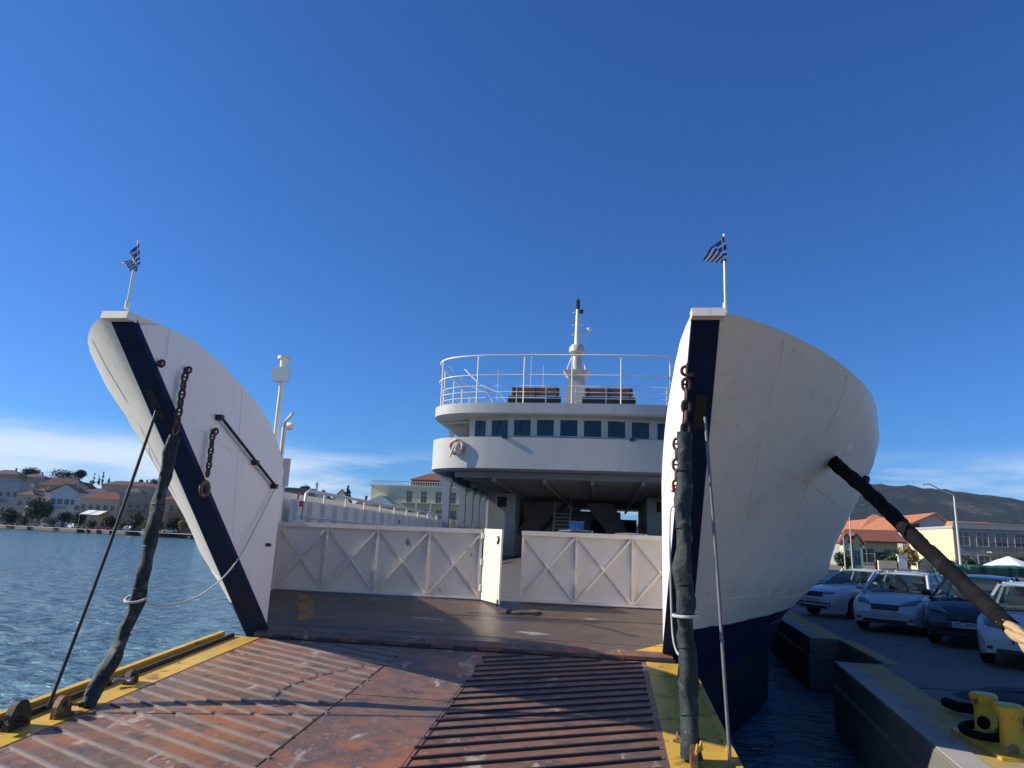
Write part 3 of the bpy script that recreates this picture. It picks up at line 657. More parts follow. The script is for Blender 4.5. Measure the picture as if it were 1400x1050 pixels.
for k in range(12):
    m = MB(); m.box((-3.3, 44+.22*k, 2.2+.24*k), (-2.3, 44.2+.22*k, 2.24+.24*k)); m.build('tread', mt['bridge'], stair)
for x in (-3.32, -2.28):
    m = MB(); m.bar((x, 44, 2.1), (x, 46.7, 5.0), .05, .2); m.build('stringer', mt['bridge'], stair)
    m = MB(); m.tube([(x, 44, 3.1), (x, 46.5, 5.9)], .03, 6); m.tube([(x, 44.1, 2.2), (x, 44.1, 3.2)], .03, 6); m.build('handrail', mt['bridge'], stair)
# ------------------------------------------------------------------ roof railing, masts
rail = empty('roof_railing', (0, 0, 0), 0, ferry); rail.location = Vector((XC, 34, 9.55))-ferry.location
ol = [p for p in outline(.12, 46)]
def along(pts, z): return [(p[0], p[1], z) for p in pts]
m = MB(); m.tube(along(ol, 11.98), .04, 6); m.build('top_rail', mt['white'], rail, smooth=60)
m = MB(); m.tube(along(ol, 10.98), .025, 6); m.build('middle_rail', mt['white'], rail, smooth=60)
ol2 = [(XC+(p[0]-XC)*1.0, p[1]+.05) for p in outline(.2, 46)]
for z in (9.85, 10.15, 10.45):
    m = MB(); m.tube(along(ol2, z), .02, 5); m.build('lower_rail', mt['white'], rail, smooth=60)
# posts spaced evenly along the front and sides
def walk(pts, step):
    out = []; acc = 0; nxt = .2
    for a, b in zip(pts, pts[1:]):
        a = Vector(a); b = Vector(b); Ln = (b-a).length
        while acc+Ln > nxt: out.append(a+(b-a)*((nxt-acc)/Ln)); nxt += step
        acc += Ln
    return out
for q in walk(ol, 2.35):
    m = MB(); m.tube([(q.x, q.y, 9.5), (q.x, q.y, 11.97)], .035, 6); m.build('rail_post', mt['white'], rail)
for q in walk(ol2, 1.45):
    m = MB(); m.tube([(q.x, q.y, 9.5), (q.x, q.y, 10.5)], .022, 5); m.build('rail_stanchion', mt['white'], rail)
# sloping stair rail at the left of the roof
for dx in (0, .7):
    p = [(-8.3+dx, 34.9+dx, 11.9), (-7.3+dx, 35, 10.9), (-6.2+dx, 35, 10.5), (-5.6+dx, 35, 9.55)]
    m = MB(); m.tube(p, .03, 6); m.build('stair_rail', mt['white'], rail, smooth=60)
for px, ht in ((725, 487), (742, 500), (680, 505)):
    p = at(px, 540, Y=36); q2 = at(px, ht, Y=36)
    m = MB(); m.tube([(p.x, 36, 9.5), (p.x, 36, q2.z)], .018, 5); m.build('whip_antenna', mt['white'], ferry)
mast = empty('mast', (0, 0, 0), 0, ferry); MX = -1.62; MY = 36.0; mast.location = Vector((MX, MY, 9.5))-ferry.location
def Zp(py): return at(785, py, Y=MY).z
m = MB(); m.hexa([(MX-.62, MY-.4, 9.5), (MX+.62, MY-.4, 9.5), (MX+.62, MY+.5, 9.5), (MX-.62, MY+.5, 9.5), (MX-.42, MY-.3, Zp(517)), (MX+.42, MY-.3, Zp(517)), (MX+.42, MY+.4, Zp(517)), (MX-.42, MY+.4, Zp(517))]); m.build('mast_house', mt['bridge'], mast)
m = MB(); z = Zp(517); m.hexa([(MX-.42, MY-.35, z), (MX+.42, MY-.35, z), (MX+.42, MY+.45, z), (MX-.42, MY+.45, z), (MX-.68, MY-.6, z+.33), (MX+.68, MY-.6, z+.33), (MX+.68, MY+.7, z+.33), (MX-.68, MY+.7, z+.33)]); m.build('mast_platform', mt['bridge'], mast)
z1 = Zp(508)
m = MB(); m.tube([(MX, MY, z1), (MX, MY, Zp(482))], [.30, .22], 10); m.build('mast_column', mt['bridge'], mast, smooth=50)
m = MB(); m.lathe([(.22, Zp(486)), (.42, Zp(482)), (.42, Zp(476)), (.30, Zp(472)), (.1, Zp(471))], (MX, MY, 0), 16); m.build('radar_dome', mt['bridge'], mast, smooth=40)
m = MB(); m.tube([(MX, MY, Zp(471)), (MX, MY, Zp(422))], [.15, .09], 8); m.build('mast_pole', mt['white'], mast, smooth=50)
for py in (428, 445, 458):
    m = MB(); m.box((MX-.3, MY-.04, Zp(py)), (MX+.3, MY+.04, Zp(py)+.05)); m.build('spreader', mt['white'], mast)
m = MB(); m.lathe([(.10, Zp(423)), (.11, Zp(418)), (.11, Zp(411)), (.05, Zp(409.5))], (MX, MY, 0), 8); m.build('masthead_light', mt['blackgloss'], mast)
m = MB(); m.box((MX+.1, MY-.1, Zp(429)), (MX+.3, MY+.1, Zp(424))); m.build('masthead_light', mt['blackgloss'], mast)
m = MB(); m.tube([(MX+.35, MY, Zp(475)), (MX+.55, MY, Zp(455)), (MX+.62, MY, Zp(452))], .03, 6); m.ell((MX+.62, MY, Zp(450.5)), (.16, .16, .1), 8, 6); m.build('satellite_antenna', mt['white'], mast)
for s in (-1, 1):
    m = MB(); m.tube([(MX+s*.5, MY-.3, z1), (MX+s*.2, MY, Zp(484))], .035, 6); m.build('mast_strut', mt['white'], mast)
for k in range(6):
    m = MB(); z = 9.75+.24*k; m.tube([(MX+.05, MY-.46, z), (MX+.4, MY-.46, z)], .018, 5); m.build('rung', mt['bridge'], mast)
# ------------------------------------------------------------------ lamp post and small rails behind the left bow panel
lp = empty('navigation_post', (0, 0, 0), 0, ferry); lx, ly = -5.28, 10.5; lp.location = Vector((lx, ly, 3.0))-ferry.location
m = MB(); m.tube([(lx, ly, 2.0), (lx, ly, 5.75)], .04, 10); m.build('post', mt['white'], lp, smooth=50)
m = MB(); m.box((lx-.14, ly-.10, 5.42), (lx+.14, ly-.02, 5.66)); m.build('floodlight', mt['lens'], lp)
m = MB(); m.lathe([(.06, 5.66), (.065, 5.80), (.11, 5.81), (.11, 5.85), (.02, 5.86)], (lx, ly, 0), 12); m.build('lamp_cap', mt['white'], lp, smooth=40)
m = MB(); m.tube([(-4.6, 9.6, 4.75), (-4.95, 10.1, 4.70), (-5.05, 10.3, 4.6), (-5.05, 10.3, 3.4)], .025, 6); m.build('hand_rail', mt['white'], lp, smooth=60)
m = MB(); m.tube([(-5.1, 10.4, 3.9), (-5.1, 10.4, 4.66)], .035, 6); m.lathe([(.045, -.02), (.06, .0), (.06, .11), (.045, .12)], (-5.08, 10.4, 4.68), 10, 'x'); m.build('deck_light', mt['white'], lp, smooth=50)
m = MB(); m.box((-5.22, 10.7, 3.75), (-5.12, 10.8, 4.2)); m.build('junction_box', mt['greypaint'], lp)
# fairlead lip on the starboard shoulder
FL = at(1150, 620, X=3.0)
# ------------------------------------------------------------------ chains, sleeves, wires, lugs
def spline(pts, n):
    pts = [Vector(p) for p in pts]; P = [pts[0]*2-pts[1]]+pts+[pts[-1]*2-pts[-2]]; out = []
    for i in range(1, len(P)-2):
        for k in range(n):
            t = k/n; a, b, c, d = P[i-1:i+3]
            out.append(.5*((2*b)+(c-a)*t+(2*a-5*b+4*c-d)*t*t+(3*b-a-3*c+d)*t**3))
    out.append(pts[-1]); return out
def even(pts, step):
    out = [pts[0]]; acc = 0
    for a, b in zip(pts, pts[1:]):
        Ln = (b-a).length; s = step-acc
        while s <= Ln: out.append(a+(b-a)*(s/Ln)); s += step
        acc = (acc+Ln) % step if Ln else acc
    return out
def link_mesh(Ln, wd, r, stud=True):
    m = MB(); hl, hw = Ln/2-r, wd/2-r; path = []
    for k in range(16):
        a = 2*math.pi*k/16; path.append(Vector((math.copysign(abs(math.cos(a))**.8, math.cos(a))*hl, math.sin(a)*hw, 0)))
    rings = []
    for i, p in enumerate(path):
        d = (path[(i+1) % 16]-path[i-1]).normalized(); u = Vector((-d.y, d.x, 0)); rings.append([p+(u*math.cos(2*math.pi*k/6)+Vector((0, 0, 1))*math.sin(2*math.pi*k/6))*r for k in range(6)])
    rings.append(rings[0]); m.loft(rings, True)
    if stud: m.tube([(0, -hw, 0), (0, hw, 0)], r*.7, 6)
    return m.mesh('link', mt['chain'], 50)
def chain(name, pts, label, cat, Ln=.125, wd=.085, r=.014, stud=True, side=(1, 0, 0), group=None):
    pts = [Vector(p) for p in pts]; root = empty(name, pts[-1]); tag(root, label, cat, group)
    me = link_mesh(Ln, wd, r, stud); ps = even(spline(pts, 8), Ln-2.3*r)
    for i, (a, b) in enumerate(zip(ps, ps[1:])):
        d = (b-a).normalized(); s = Vector(side); s = (s-d*s.dot(d)).normalized(); u = d.cross(s)
        if i % 2: s, u = u, -s
        mm = Matrix((d, s, u)).transposed().to_4x4(); mm.translation = (a+b)/2-root.location
        o = link('link', me, root); o.matrix_local = mm
    return root
def shackle(name, loc, label, ang, size=.06, mat='lug', tilt=0.0, group=None):
    root = empty(name, loc); tag(root, label, 'shackle', group); root.rotation_euler = (tilt, 0, ang); s = size
    m = MB(); m.tube([(-s, 0, 0)]+[(s*1.15*math.sin(a), 0, s*1.3+s*1.05*-math.cos(a)) for a in [-1.45+2.9*k/10 for k in range(11)]][::1]+[(s, 0, 0)], s*.22, 7)
    ob = m.mesh('bow', mt[mat], 60); link('bow', ob, root)
    m = MB(); m.tube([(-s*1.5, 0, 0), (s*1.4, 0, 0)], s*.24, 7); m.lathe([(s*.42, 0), (s*.42, s*.3)], (s*1.1, 0, 0), 6, 'x'); link('pin', m.mesh('pin', mt[mat], 50), root)
    return root
def sleeve(name, pts, r0, r1, label, mat='sleeve', n=14, seg=90, cat='rope sleeve', wr=.34, lash=7, seed=3):
    rd = random.Random(seed); P = spline(pts, 30); tot = sum((b-a).length for a, b in zip(P, P[1:])); P = even(P, tot/seg)
    root = empty(name, P[0]); tag(root, label, cat)
    # wrinkled canvas tube: spiral folds plus lumps
    rings = []; pu = None; ph = [rd.uniform(0, 6) for _ in range(4)]
    for i, p in enumerate(P):
        d = (P[min(i+1, len(P)-1)]-P[max(i-1, 0)]).normalized(); u = d.cross(Vector((0, 1, 0))) if pu is None else pu-d*pu.dot(d); u.normalize(); pu = u; v = d.cross(u); t = i/(len(P)-1)
        rr = lerp(r0, r1, t); ring = []
        for k in range(n):
            a = 2*math.pi*k/n
            f = 1+wr*(.75*max(0, math.sin(a+t*tot*11+ph[3]))**4+.4*math.sin(2*a+t*tot*9+ph[0])+.35*math.sin(a-t*tot*14+ph[1])+.35*math.sin(3*a+t*tot*5+ph[2]))+rd.uniform(-.04, .04)
            ring.append(p+(u*math.cos(a)+v*math.sin(a))*rr*f)
        rings.append(ring)
    m = MB(); m.loft(rings, True, True); body = m.build('canvas', mt[mat], root, smooth=50)
    for j in range(lash):
        i = int((j+.7)/(lash+.4)*(len(P)-1)); d = (P[min(i+1, len(P)-1)]-P[i-1]).normalized()
        q = d.to_track_quat('Z', 'Y').to_matrix(); rr = lerp(r0, r1, i/len(P))
        m = MB(); m.torus(P[i], rr*1.04, rr*.10, 16, 5, q); m.build('lashing', mt['wire'] if mat == 'sleeve' else mt['black'], root, smooth=60)
    return root
# left suspension chain in its sleeve
LSL = [(118, 968, -4.47), (150, 908, -4.46), (176, 850, -4.45), (195, 790, -4.43), (210, 720, -4.41), (223, 660, -4.39), (240, 592, -4.345)]
lp_ = [at(a, b, X=c) for a, b, c in LSL]
sleeve('sleeved_chain', lp_, .062, .054, 'dark green canvas sleeve twisted round the left ramp chain', seed=5, lash=6)
top = [at(240, 594, X=-4.335), at(247, 550, X=-4.335), at(254, 508, X=-4.34)]
chain('ramp_chain', top, 'rusty chain at top of the left sleeve, shackled to the panel', 'chain')
chain('hanging_chain', [at(291, 592, X=-4.335), at(288, 620, X=-4.33), at(283, 654, X=-4.34)], 'short rusty chain hanging on the left white bow panel', 'chain', .11, .075, .013)
m = MB(); m.torus(at(280, 668, X=-4.33), .075, .022, 18, 7, Matrix.Rotation(R(90), 3, 'Y') , (0, 2*math.pi), 1.0); tag(m.build('end_ring', mt['lug'], smooth=60), 'thick rusty ring at the end of the short hanging chain', 'ring')
for px, py, lbl in ((291, 590, 'rusty padeye welded above the short hanging chain'), (254, 506, 'rusty padeye holding the left ramp chain'), (217, 497, 'small dark eye high on the left bow panel')):
    p = at(px, py, X=-4.39); m = MB(); m.torus((-4.36, p.y, p.z), .032, .013, 14, 6, Matrix.Rotation(R(90), 3, 'X')); m.bar((-4.398, p.y, p.z), (-4.37, p.y, p.z), .05, .045); m.build('padeye', mt['chain'], ferry, smooth=50)
# right suspension chain
RSLV = [(946, 1038, .66), (943, 985, .655), (940, 930, .65), (938, 865, .64), (935, 780, .63), (934, 700, .62), (935, 640, .615), (937, 592, .61)]
rp_ = [at(a, b, X=c) for a, b, c in RSLV]
# bring to one smooth vertical line in depth
for i, p in enumerate(rp_):
    t = i/(len(rp_)-1); yv = lerp(5.85, 6.08, t); a, b, c = RSLV[i]; rp_[i] = at(a, b, Y=yv)
sleeve('sleeved_chain', rp_, .070, .058, 'dark green canvas sleeve round the right ramp chain by the navy stem', seed=9, lash=5)
chain('ramp_chain', [at(937, 594, Y=6.08), at(938, 552, Y=6.1), at(938, 512, Y=6.12)], 'rusty stud link chain above the right sleeve', 'chain', .135, .095, .015)
chain('hanging_chain', [at(925, 600, Y=6.3), at(924, 650, Y=6.3), at(924, 700, Y=6.3)], 'pale rusty chain beside the right sleeve on the white panel edge', 'chain', .12, .075, .012)
m = MB(); p = at(938, 507, Y=6.12); m.box((p.x+.0, p.y-.05, p.z-.06), (p.x+.07, p.y+.05, p.z+.06)); m.torus((p.x, p.y, p.z), .04, .015, 14, 6, Matrix.Rotation(R(90), 3, 'X')); m.build('padeye', mt['chain'], ferry, smooth=50)
shackle('shackle', at(927, 672, Y=6.2), 'red rusted shackle hanging beside the right sleeve', .6, .045, 'red')
m = MB(); p = at(938, 842, Y=5.95); m.torus(p, .10, .013, 18, 6); tag(m.build('cord_band', mt['cord'], smooth=60), 'pale cord tied round the right sleeve', 'cord')
m = MB(); m.tube(spline([at(924, 690, Y=6.3), at(916, 705, Y=6.3), at(917, 800, Y=6.3), at(920, 870, Y=6.2), at(928, 895, Y=6.1), at(932, 880, Y=5.98), at(932, 846, Y=5.9)], 8), .009, 6); tag(m.build('looped_cord', mt['cord'], smooth=60), 'thin grey cord hanging in a loop beside the right sleeve', 'cord')
# wires
m = MB(); m.tube(spline([(-4.70, 5.82, rz(5.82)+.02), tuple((Vector((-4.70, 5.82, 1.47))+Vector((-4.54, 6.42, 4.2)))/2+Vector((0, .02, -.02))), (-4.54, 6.42, 4.2)], 8), .016, 7); tag(m.build('ramp_wire', mt['wire'], smooth=60), 'black wire rope from the left stem down to the ramp', 'wire rope')
m = MB(); m.tube([(.93, 5.80, rz(5.8)-.02), (.89, 5.92, 2.8), (.84, 6.08, 4.15)], .014, 7); tag(m.build('ramp_wire', mt['greywire'], smooth=60), 'grey wire rope from the right stem down to the ramp edge', 'wire rope')
# cord from the panel rod to the left sleeve
m = MB(); m.tube(spline([at(378, 664, X=-4.36), at(355, 710, X=-4.34), at(323, 768, X=-4.30), at(290, 803, X=-4.30), at(255, 822, X=-4.33), at(220, 828, X=-4.37), at(190, 822, X=-4.41)], 8), .009, 6); tag(m.build('tie_cord', mt['cord'], smooth=60), 'thin white cord drooping from the left panel to the sleeve', 'cord')
m = MB(); p = at(186, 818, X=-4.43); m.torus(p, .095, .012, 16, 6, Matrix.Rotation(R(20), 3, 'X')); tag(m.build('cord_band', mt['cord'], smooth=60), 'white cord knotted round the left sleeve', 'cord')
# stay rod on the left panel
rod = empty('stay_rod', (-XC*0, 0, 0), 0, ferry); a = at(303, 571, X=-4.34); b = at(377, 665, X=-4.34); rod.location = Vector(a)-ferry.location
m = MB(); m.tube([a, b], .018, 8); m.build('rod', mt['lugdark'], rod, smooth=60)
for t in (0, .62, 1):
    p = a.lerp(b, t); m = MB(); m.box((-4.40, p.y-.035, p.z-.03), (-4.325, p.y+.035, p.z+.03)); m.build('bracket', mt['lugdark'], rod)
m = MB(); p = at(368, 745, X=-4.36); m.tube([(-4.40, p.y, p.z), (-4.34, p.y, p.z)], .022, 8); m.build('stud', mt['lugdark'], rod)
# ramp lugs and shackles
def ramp_lug(px, py, X, label, mat, hgt=.17, wd=.10, th=.045, ring=False):
    y = at(px, py, X=X).y; z = rz(y); m = MB(); prof = [(-wd, 0), (-wd*.9, hgt*.55)]+[(-math.cos(a)*wd*.75, hgt*.62+math.sin(a)*hgt*.38) for a in [.3+k*.42 for k in range(7)]]+[(wd*.9, hgt*.55), (wd, 0)]
    k = len(prof); m.add([(X-th/2, y+p, z+q) for p, q in prof]+[(X+th/2, y+p, z+q) for p, q in prof], [tuple(range(k)), tuple(range(2*k-1, k-1, -1))]+[(i, (i+1) % k, k+(i+1) % k, k+i) for i in range(k)])
    o = m.build('ramp_lug', mt[mat], ramp, fixn=True)
    m = MB(); m.tube([(X-th*.55, y, z+hgt*.62), (X+th*.55, y, z+hgt*.62)], hgt*.16, 10); m.build('eye', mt['black'], ramp)
    return Vector((X, y, z+hgt*.6))
l1 = ramp_lug(20, 1003, -4.62, '', 'lugdark', .22, .11, .06); l2 = ramp_lug(82, 982, -4.50, '', 'lug', .17, .09, .05); l3 = ramp_lug(178, 935, -4.60, '', 'lugdark', .13, .08, .06)
shackle('shackle', l1+Vector((0, -.08, -.04)), 'dark shackle on the big round ramp lug at the left edge', 1.57, .075, 'lugdark', 1.9)
shackle('shackle', l2+Vector((.02, .10, -.02)), 'shackle joining the yellow ramp lug to the left sleeve', .1, .055, 'lugdark', -1.7)
shackle('shackle', l2+Vector((.06, -.03, -.07)), 'worn shackle lying beside the yellow lug', .8, .05, 'lug', -1.55)
shackle('shackle', l3+Vector((.0, -.12, -.02)), 'bright worn shackle lying on the left yellow edge', .5, .065, 'greywire', 1.75)
r1_ = ramp_lug(948, 1048, .66, '', 'lug', .16, .09, .05)
shackle('shackle', (.60, at(935, 1005, X=.6).y, rz(6)+.13), 'rusty shackle with long pin beside the right sleeve foot', -.5, .055, 'lug', -.6)
shackle('shackle', r1_+Vector((0, .08, .02)), 'rusty shackle at the foot of the right sleeve', .3, .055, 'chain', -.3)
shackle('shackle', r1_+Vector((.03, -.06, .03)), 'yellow painted shackle at the bottom of the right sleeve', 1.2, .05, 'yellow', .2)
# ------------------------------------------------------------------ mooring hawser over the right shoulder
def hull_at(px, py):
    best = None
    for i in range(1, 90):
        s = i/90*1.0
        for j in range(60):
            z = 2.2+2.7*j/60; h, Y = hull_pt(z, s); v = Vector((XC+h, Y, z-EYE)); d = v.dot(_fw); x = 700+F_PX*v.dot(_rt)/d; y = 525-F_PX*v.dot(_up)/d
            e = (x-px)**2+(y-py)**2
            if best is None or e < best[0]: best = (e, Vector((XC+h, Y, z)))
    return best[1]
FL = hull_at(1146, 628)
E_ = at(1390, 866, Y=4.35)
sleeve('mooring_hawser', [FL+Vector((-.1, .1, .05)), FL.lerp(E_, .33)+Vector((0, 0, -.03)), FL.lerp(E_, .66)+Vector((0, 0, -.03)), E_], .080, .048, 'thick black sleeved mooring hawser slanting from the right bow over the cars', 'hawsersleeve', seg=70, cat='mooring rope', wr=.10, lash=0, seed=21)
m = MB(); d = (E_-FL).normalized(); P = [E_+d*(-.15), E_+d*.6, E_+d*1.5, Vector((1.3, -.9, 1.55))]
Q = even(spline(P, 12), .05)
for s in range(3):
    pts = []
    for i, p in enumerate(Q):
        u = d.cross(Vector((0, 0, 1))).normalized(); v = u.cross(d); a = i*.55+s*2.094; pts.append(p+(u*math.cos(a)+v*math.sin(a))*.022)
    m.tube(pts, .026, 6)
tag(m.build('laid_rope', mt['manila'], smooth=60), 'tan laid rope coming out of the black hawser sleeve', 'rope')
nrm = Vector((.75, -.6, .1)); m = MB(); P = spline([FL+Vector((.02, -.02, .05)), FL+Vector((.10, -.04, .14)), FL+Vector((.13, .02, .24)), FL+Vector((.12, .12, .33))], 6); m.tube(P, [.02+.02*math.sin(math.pi*i/(len(P)-1)) for i in range(len(P))], 8); m.build('fairlead_lip', mt['white'], ferry, smooth=60)
m = MB(); p = hull_at(1178, 655); m.tube([p, p+Vector((.06, -.06, -.02))], .05, 10); m.build('fairlead', mt['black'], ferry)
# ------------------------------------------------------------------ flags
mt['flagblue'] = pmat('flag_blue_cloth', (0.045, 0.08, 0.25), .8, var=.1, scale=10); mt['flagwhite'] = pmat('flag_white_cloth', (0.85, 0.85, 0.85), .8, var=.05, scale=10)
def flag(base, topp, fn, label):
    root = empty('flag', base); tag(root, label, 'flag', 'flags on the bow tops')
    m = MB(); m.tube([base, topp], .011, 7); m.tube([base, Vector(base)+(Vector(topp)-Vector(base)).normalized()*.08], .022, 7); m.build('pole', mt['white'], root, smooth=60)
    nu, nv = 24, 18; m = MB(); m.v = [Vector(fn(i/nu, j/nv)) for j in range(nv+1) for i in range(nu+1)]
    m.f = [(j*(nu+1)+i, j*(nu+1)+i+1, (j+1)*(nu+1)+i+1, (j+1)*(nu+1)+i) for j in range(nv) for i in range(nu)]
    o = m.build('cloth', mt['flagblue'], root, smooth=70); o.data.materials.append(mt['flagwhite'])
    for k, p in enumerate(o.data.polygons):
        j, i = divmod(k, nu); st = j//2; white = st % 2 == 1
        if st < 5 and i < 9: white = (st == 2) or (i in (3, 4, 5) and 0) or (i in (4,))
        p.material_index = 1 if white else 0
    md = o.modifiers.new('thickness', 'SOLIDIFY'); md.thickness = .003
b_ = at(992, 427, Y=5.75); t_ = at(990, 320, Y=5.75)
def f1(u, v):
    a = at(990, 321, Y=5.75); b = at(960, 352, Y=5.55); c = at(993, 357, Y=5.74); e = at(990, 356, Y=5.62)
    p = a.lerp(b, u).lerp(c.lerp(e, u*.9+.0), v); return p+Vector((.012*math.sin(9*u+3*v), .035*math.sin(7*u+2*v)*u, .012*math.sin(11*u)*u))
flag(b_, t_, f1, 'striped blue and white flag flying from the right bow top')
b_ = at(173, 422, Y=5.75); t_ = at(190, 329, Y=5.75)
def f2(u, v):
    a = at(190, 330, Y=5.75); b = at(170, 360, Y=5.6); c = at(192, 361, Y=5.72); e = at(181, 374, Y=5.60)
    p = a.lerp(b, u).lerp(c.lerp(e, u), v); return p+Vector((.02*math.sin(12*u+4*v)*u, .05*math.sin(10*u+2*v)*u, .01*math.sin(9*u)))
flag(b_, t_, f2, 'limp striped blue and white flag on the left bow top')
# ------------------------------------------------------------------ things on the bridge
p = at(626, 612, Y=33.32); lb = empty('life_ring', p); lb.location = Vector((p.x, p.y, p.z)); tag(lb, 'faded orange and white life ring hung on the bridge front', 'life ring')
p = p+Vector((0, -.30, 0))
q = (Matrix.Rotation(R(-12), 3, 'Z') @ Matrix.Rotation(R(90), 3, 'X'))
for k in range(8):
    m = MB(); m.torus(p, .33, .085, 5, 8, q, (k*math.pi/4+.1, (k+1)*math.pi/4+.1)); m.build('segment', mt['orange'] if k % 2 else mt['ringwhite'], lb, smooth=60)
m = MB(); m.tube([p+Vector((-.28, -.1, -.5)), p+Vector((-.1, -.12, .05))], .05, 7); m.build('float_line', mt['ringwhite'], lb)
def roof_bench(x0, x1, y, label):
    b = empty('bench', ((x0+x1)/2, y, 9.5)); tag(b, label, 'bench', 'benches on the bridge roof')
    for k, (z, dy) in enumerate(((10.18, .46), (10.40, .50))):
        m = MB(); m.box((x0+.02, y+dy, z), (x1-.02, y+dy+.04, z+.19)); m.build('back_slat', mt['wood'], b)
    for k in range(3):
        m = MB(); m.box((x0-.08, y+.14*k, 9.98+.012*k), (x1+.08, y+.14*k+.12, 10.04+.012*k)); m.build('seat_slat', mt['blackgloss'], b)
    m = MB(); m.box((x0-.1, y-.02, 9.74), (x1+.1, y+.05, 9.95)); m.build('seat_front', mt['blackgloss'], b)
    for x in (x0+.15, (x0+x1)/2, x1-.15):
        m = MB(); m.box((x-.03, y+.06, 9.5), (x+.03, y+.42, 9.97)); m.bar((x, y+.43, 9.5), (x, y+.49, 10.6), .05, .05); m.build('leg', mt['black'], b)
    m = MB(); m.box((x0-.06, y-.25, 9.505), (x1+.06, y+.02, 9.68)); m.build('foot_board', mt['blackgloss'], b)
roof_bench(-4.80, -2.35, 33.6, 'red brown slatted bench on bridge roof, left of the mast'); roof_bench(-1.12, 1.28, 33.6, 'red brown slatted bench on bridge roof, right of the mast')
# fire hydrant points on the bulwark
for px, py, lbl in ((408, 684, 'red fire hose box on the left bulwark nearest the gate'), (543, 710, 'small red hose box farther along the left bulwark')):
    p = at(px, py, X=-8.0); root = empty('hose_point', p); tag(root, lbl, 'hose box')
    m = MB(); m.box((p.x-.02, p.y-.1, p.z-.16), (p.x+.10, p.y+.1, p.z-.02)); m.build('box', mt['red'], root)
    m = MB(); m.tube([p+Vector((-.02, 0, -.1)), p+Vector((-.02, 0, .14)), p+Vector((.05, 0, .16))], .025, 7); m.build('pipe', mt['red'], root)
# ------------------------------------------------------------------ bollards and gear on the quay
bo = at(1350, 1008, Z=QZ+.03); bo2 = at(1386, 1028, Z=QZ+.03)
tb = empty('twin_bollard', ((bo.x+bo2.x)/2, (bo.y+bo2.y)/2, QZ)); tag(tb, 'yellow twin mooring bollard at the quay edge', 'bollard')
d = (bo2-bo).normalized(); nn = Vector((d.y, -d.x, 0)); d.z = 0
m = MB(); a = bo-d*.3; b = bo2+d*.3; m.prism([(a-nn*.24)[:2], (b-nn*.24)[:2], (b+nn*.24)[:2], (a+nn*.24)[:2]], QZ+.005, QZ+.04); m.build('base_plate', mt['bollard'], tb, fixn=True)
for p in (bo, bo2):
    m = MB(); m.lathe([(.13, QZ+.04), (.108, QZ+.09), (.10, QZ+.33), (.12, QZ+.38), (.135, QZ+.41), (.135, QZ+.45), (.11, QZ+.475), (.02, QZ+.48)], (p.x, p.y, 0), 24); m.build('post', mt['bollard'], tb, smooth=40)
m = MB(); c = Vector((bo.x, bo.y, QZ+.13)); m.tube(spline([c+Vector((.16, .1, .0)), c+Vector((.0, .22, -.02)), c+Vector((-.2, .1, -.04)), c+Vector((-.16, -.16, -.06)), c+Vector((.02, -.2, -.05)), c+Vector((.15, -.05, 0)), c+Vector((.16, .1, .0))], 8), .045, 10)
tag(m.build('mooring_eye', mt['hawsersleeve'], smooth=60), 'black sleeved rope eye looped round the left yellow bollard post', 'mooring rope')
a = at(1293, 960, Z=QZ+.09); b = at(1335, 975, Z=QZ+.12)
m = MB(); m.tube(spline([a, a.lerp(b, .5)+Vector((.0, .03, .0)), b+Vector((.1, 0, .02)), Vector((bo.x-.1, bo.y-.16, QZ+.2))], 8), .062, 10); tag(m.build('rope_end', mt['hawsersleeve'], smooth=60), 'stubby black rope end lying on the quay left of the bollard', 'mooring rope')
# low uneven black mound behind the bollards
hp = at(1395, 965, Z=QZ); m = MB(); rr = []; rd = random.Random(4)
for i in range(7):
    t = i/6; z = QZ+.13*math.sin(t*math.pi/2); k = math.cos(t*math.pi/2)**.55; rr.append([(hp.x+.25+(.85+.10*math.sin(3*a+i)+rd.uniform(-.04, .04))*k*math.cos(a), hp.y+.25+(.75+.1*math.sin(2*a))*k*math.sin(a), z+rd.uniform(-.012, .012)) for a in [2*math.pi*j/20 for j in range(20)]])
m.loft(rr, True, True); tag(m.build('black_mound', mt['black'], smooth=50), 'low uneven black mound lying on the quay behind the yellow bollard', 'black_mound')
# bollard behind the photographer that carries the hawser
tb2 = empty('bollard', (1.3, -.9, QZ)); tag(tb2, 'single yellow bollard holding the tan hawser end', 'bollard')
m = MB(); m.lathe([(.2, QZ), (.16, QZ+.06), (.14, QZ+.42), (.2, QZ+.5), (.2, QZ+.56), (.02, QZ+.6)], (1.3, -.9, 0), 24); m.build('post', mt['bollard'], tb2, smooth=40)
# ------------------------------------------------------------------ cars
def carpaint(name, c): return pmat(name, c, .28, var=.04, scale=3, coat=.6, rvar=.05)
PAINT = {'white': carpaint('white_car_paint', (.50, .50, .50)), 'black': carpaint('black_car_paint', (.012, .014, .022)), 'silver': carpaint('silver_car_paint', (.42, .43, .45)), 'red': carpaint('red_car_paint', (.32, .03, .03)), 'blue': carpaint('dark_blue_car_paint', (.03, .05, .12)), 'grey': carpaint('grey_car_paint', (.16, .17, .18))}
mt['rim'] = pmat('wheel_rim', (.55, .55, .56), .35, metal=.4, var=.1, scale=9); mt['tyre'] = pmat('tyre_rubber', (.02, .02, .021), .85, var=.2, scale=12)
mt['seat'] = pmat('car_seat_cloth', (.05, .052, .06), .9, var=.2, scale=9); mt['headlamp'] = pmat('headlamp_glass', (.12, .15, .16), .12, var=.15, scale=9, spec=.9)
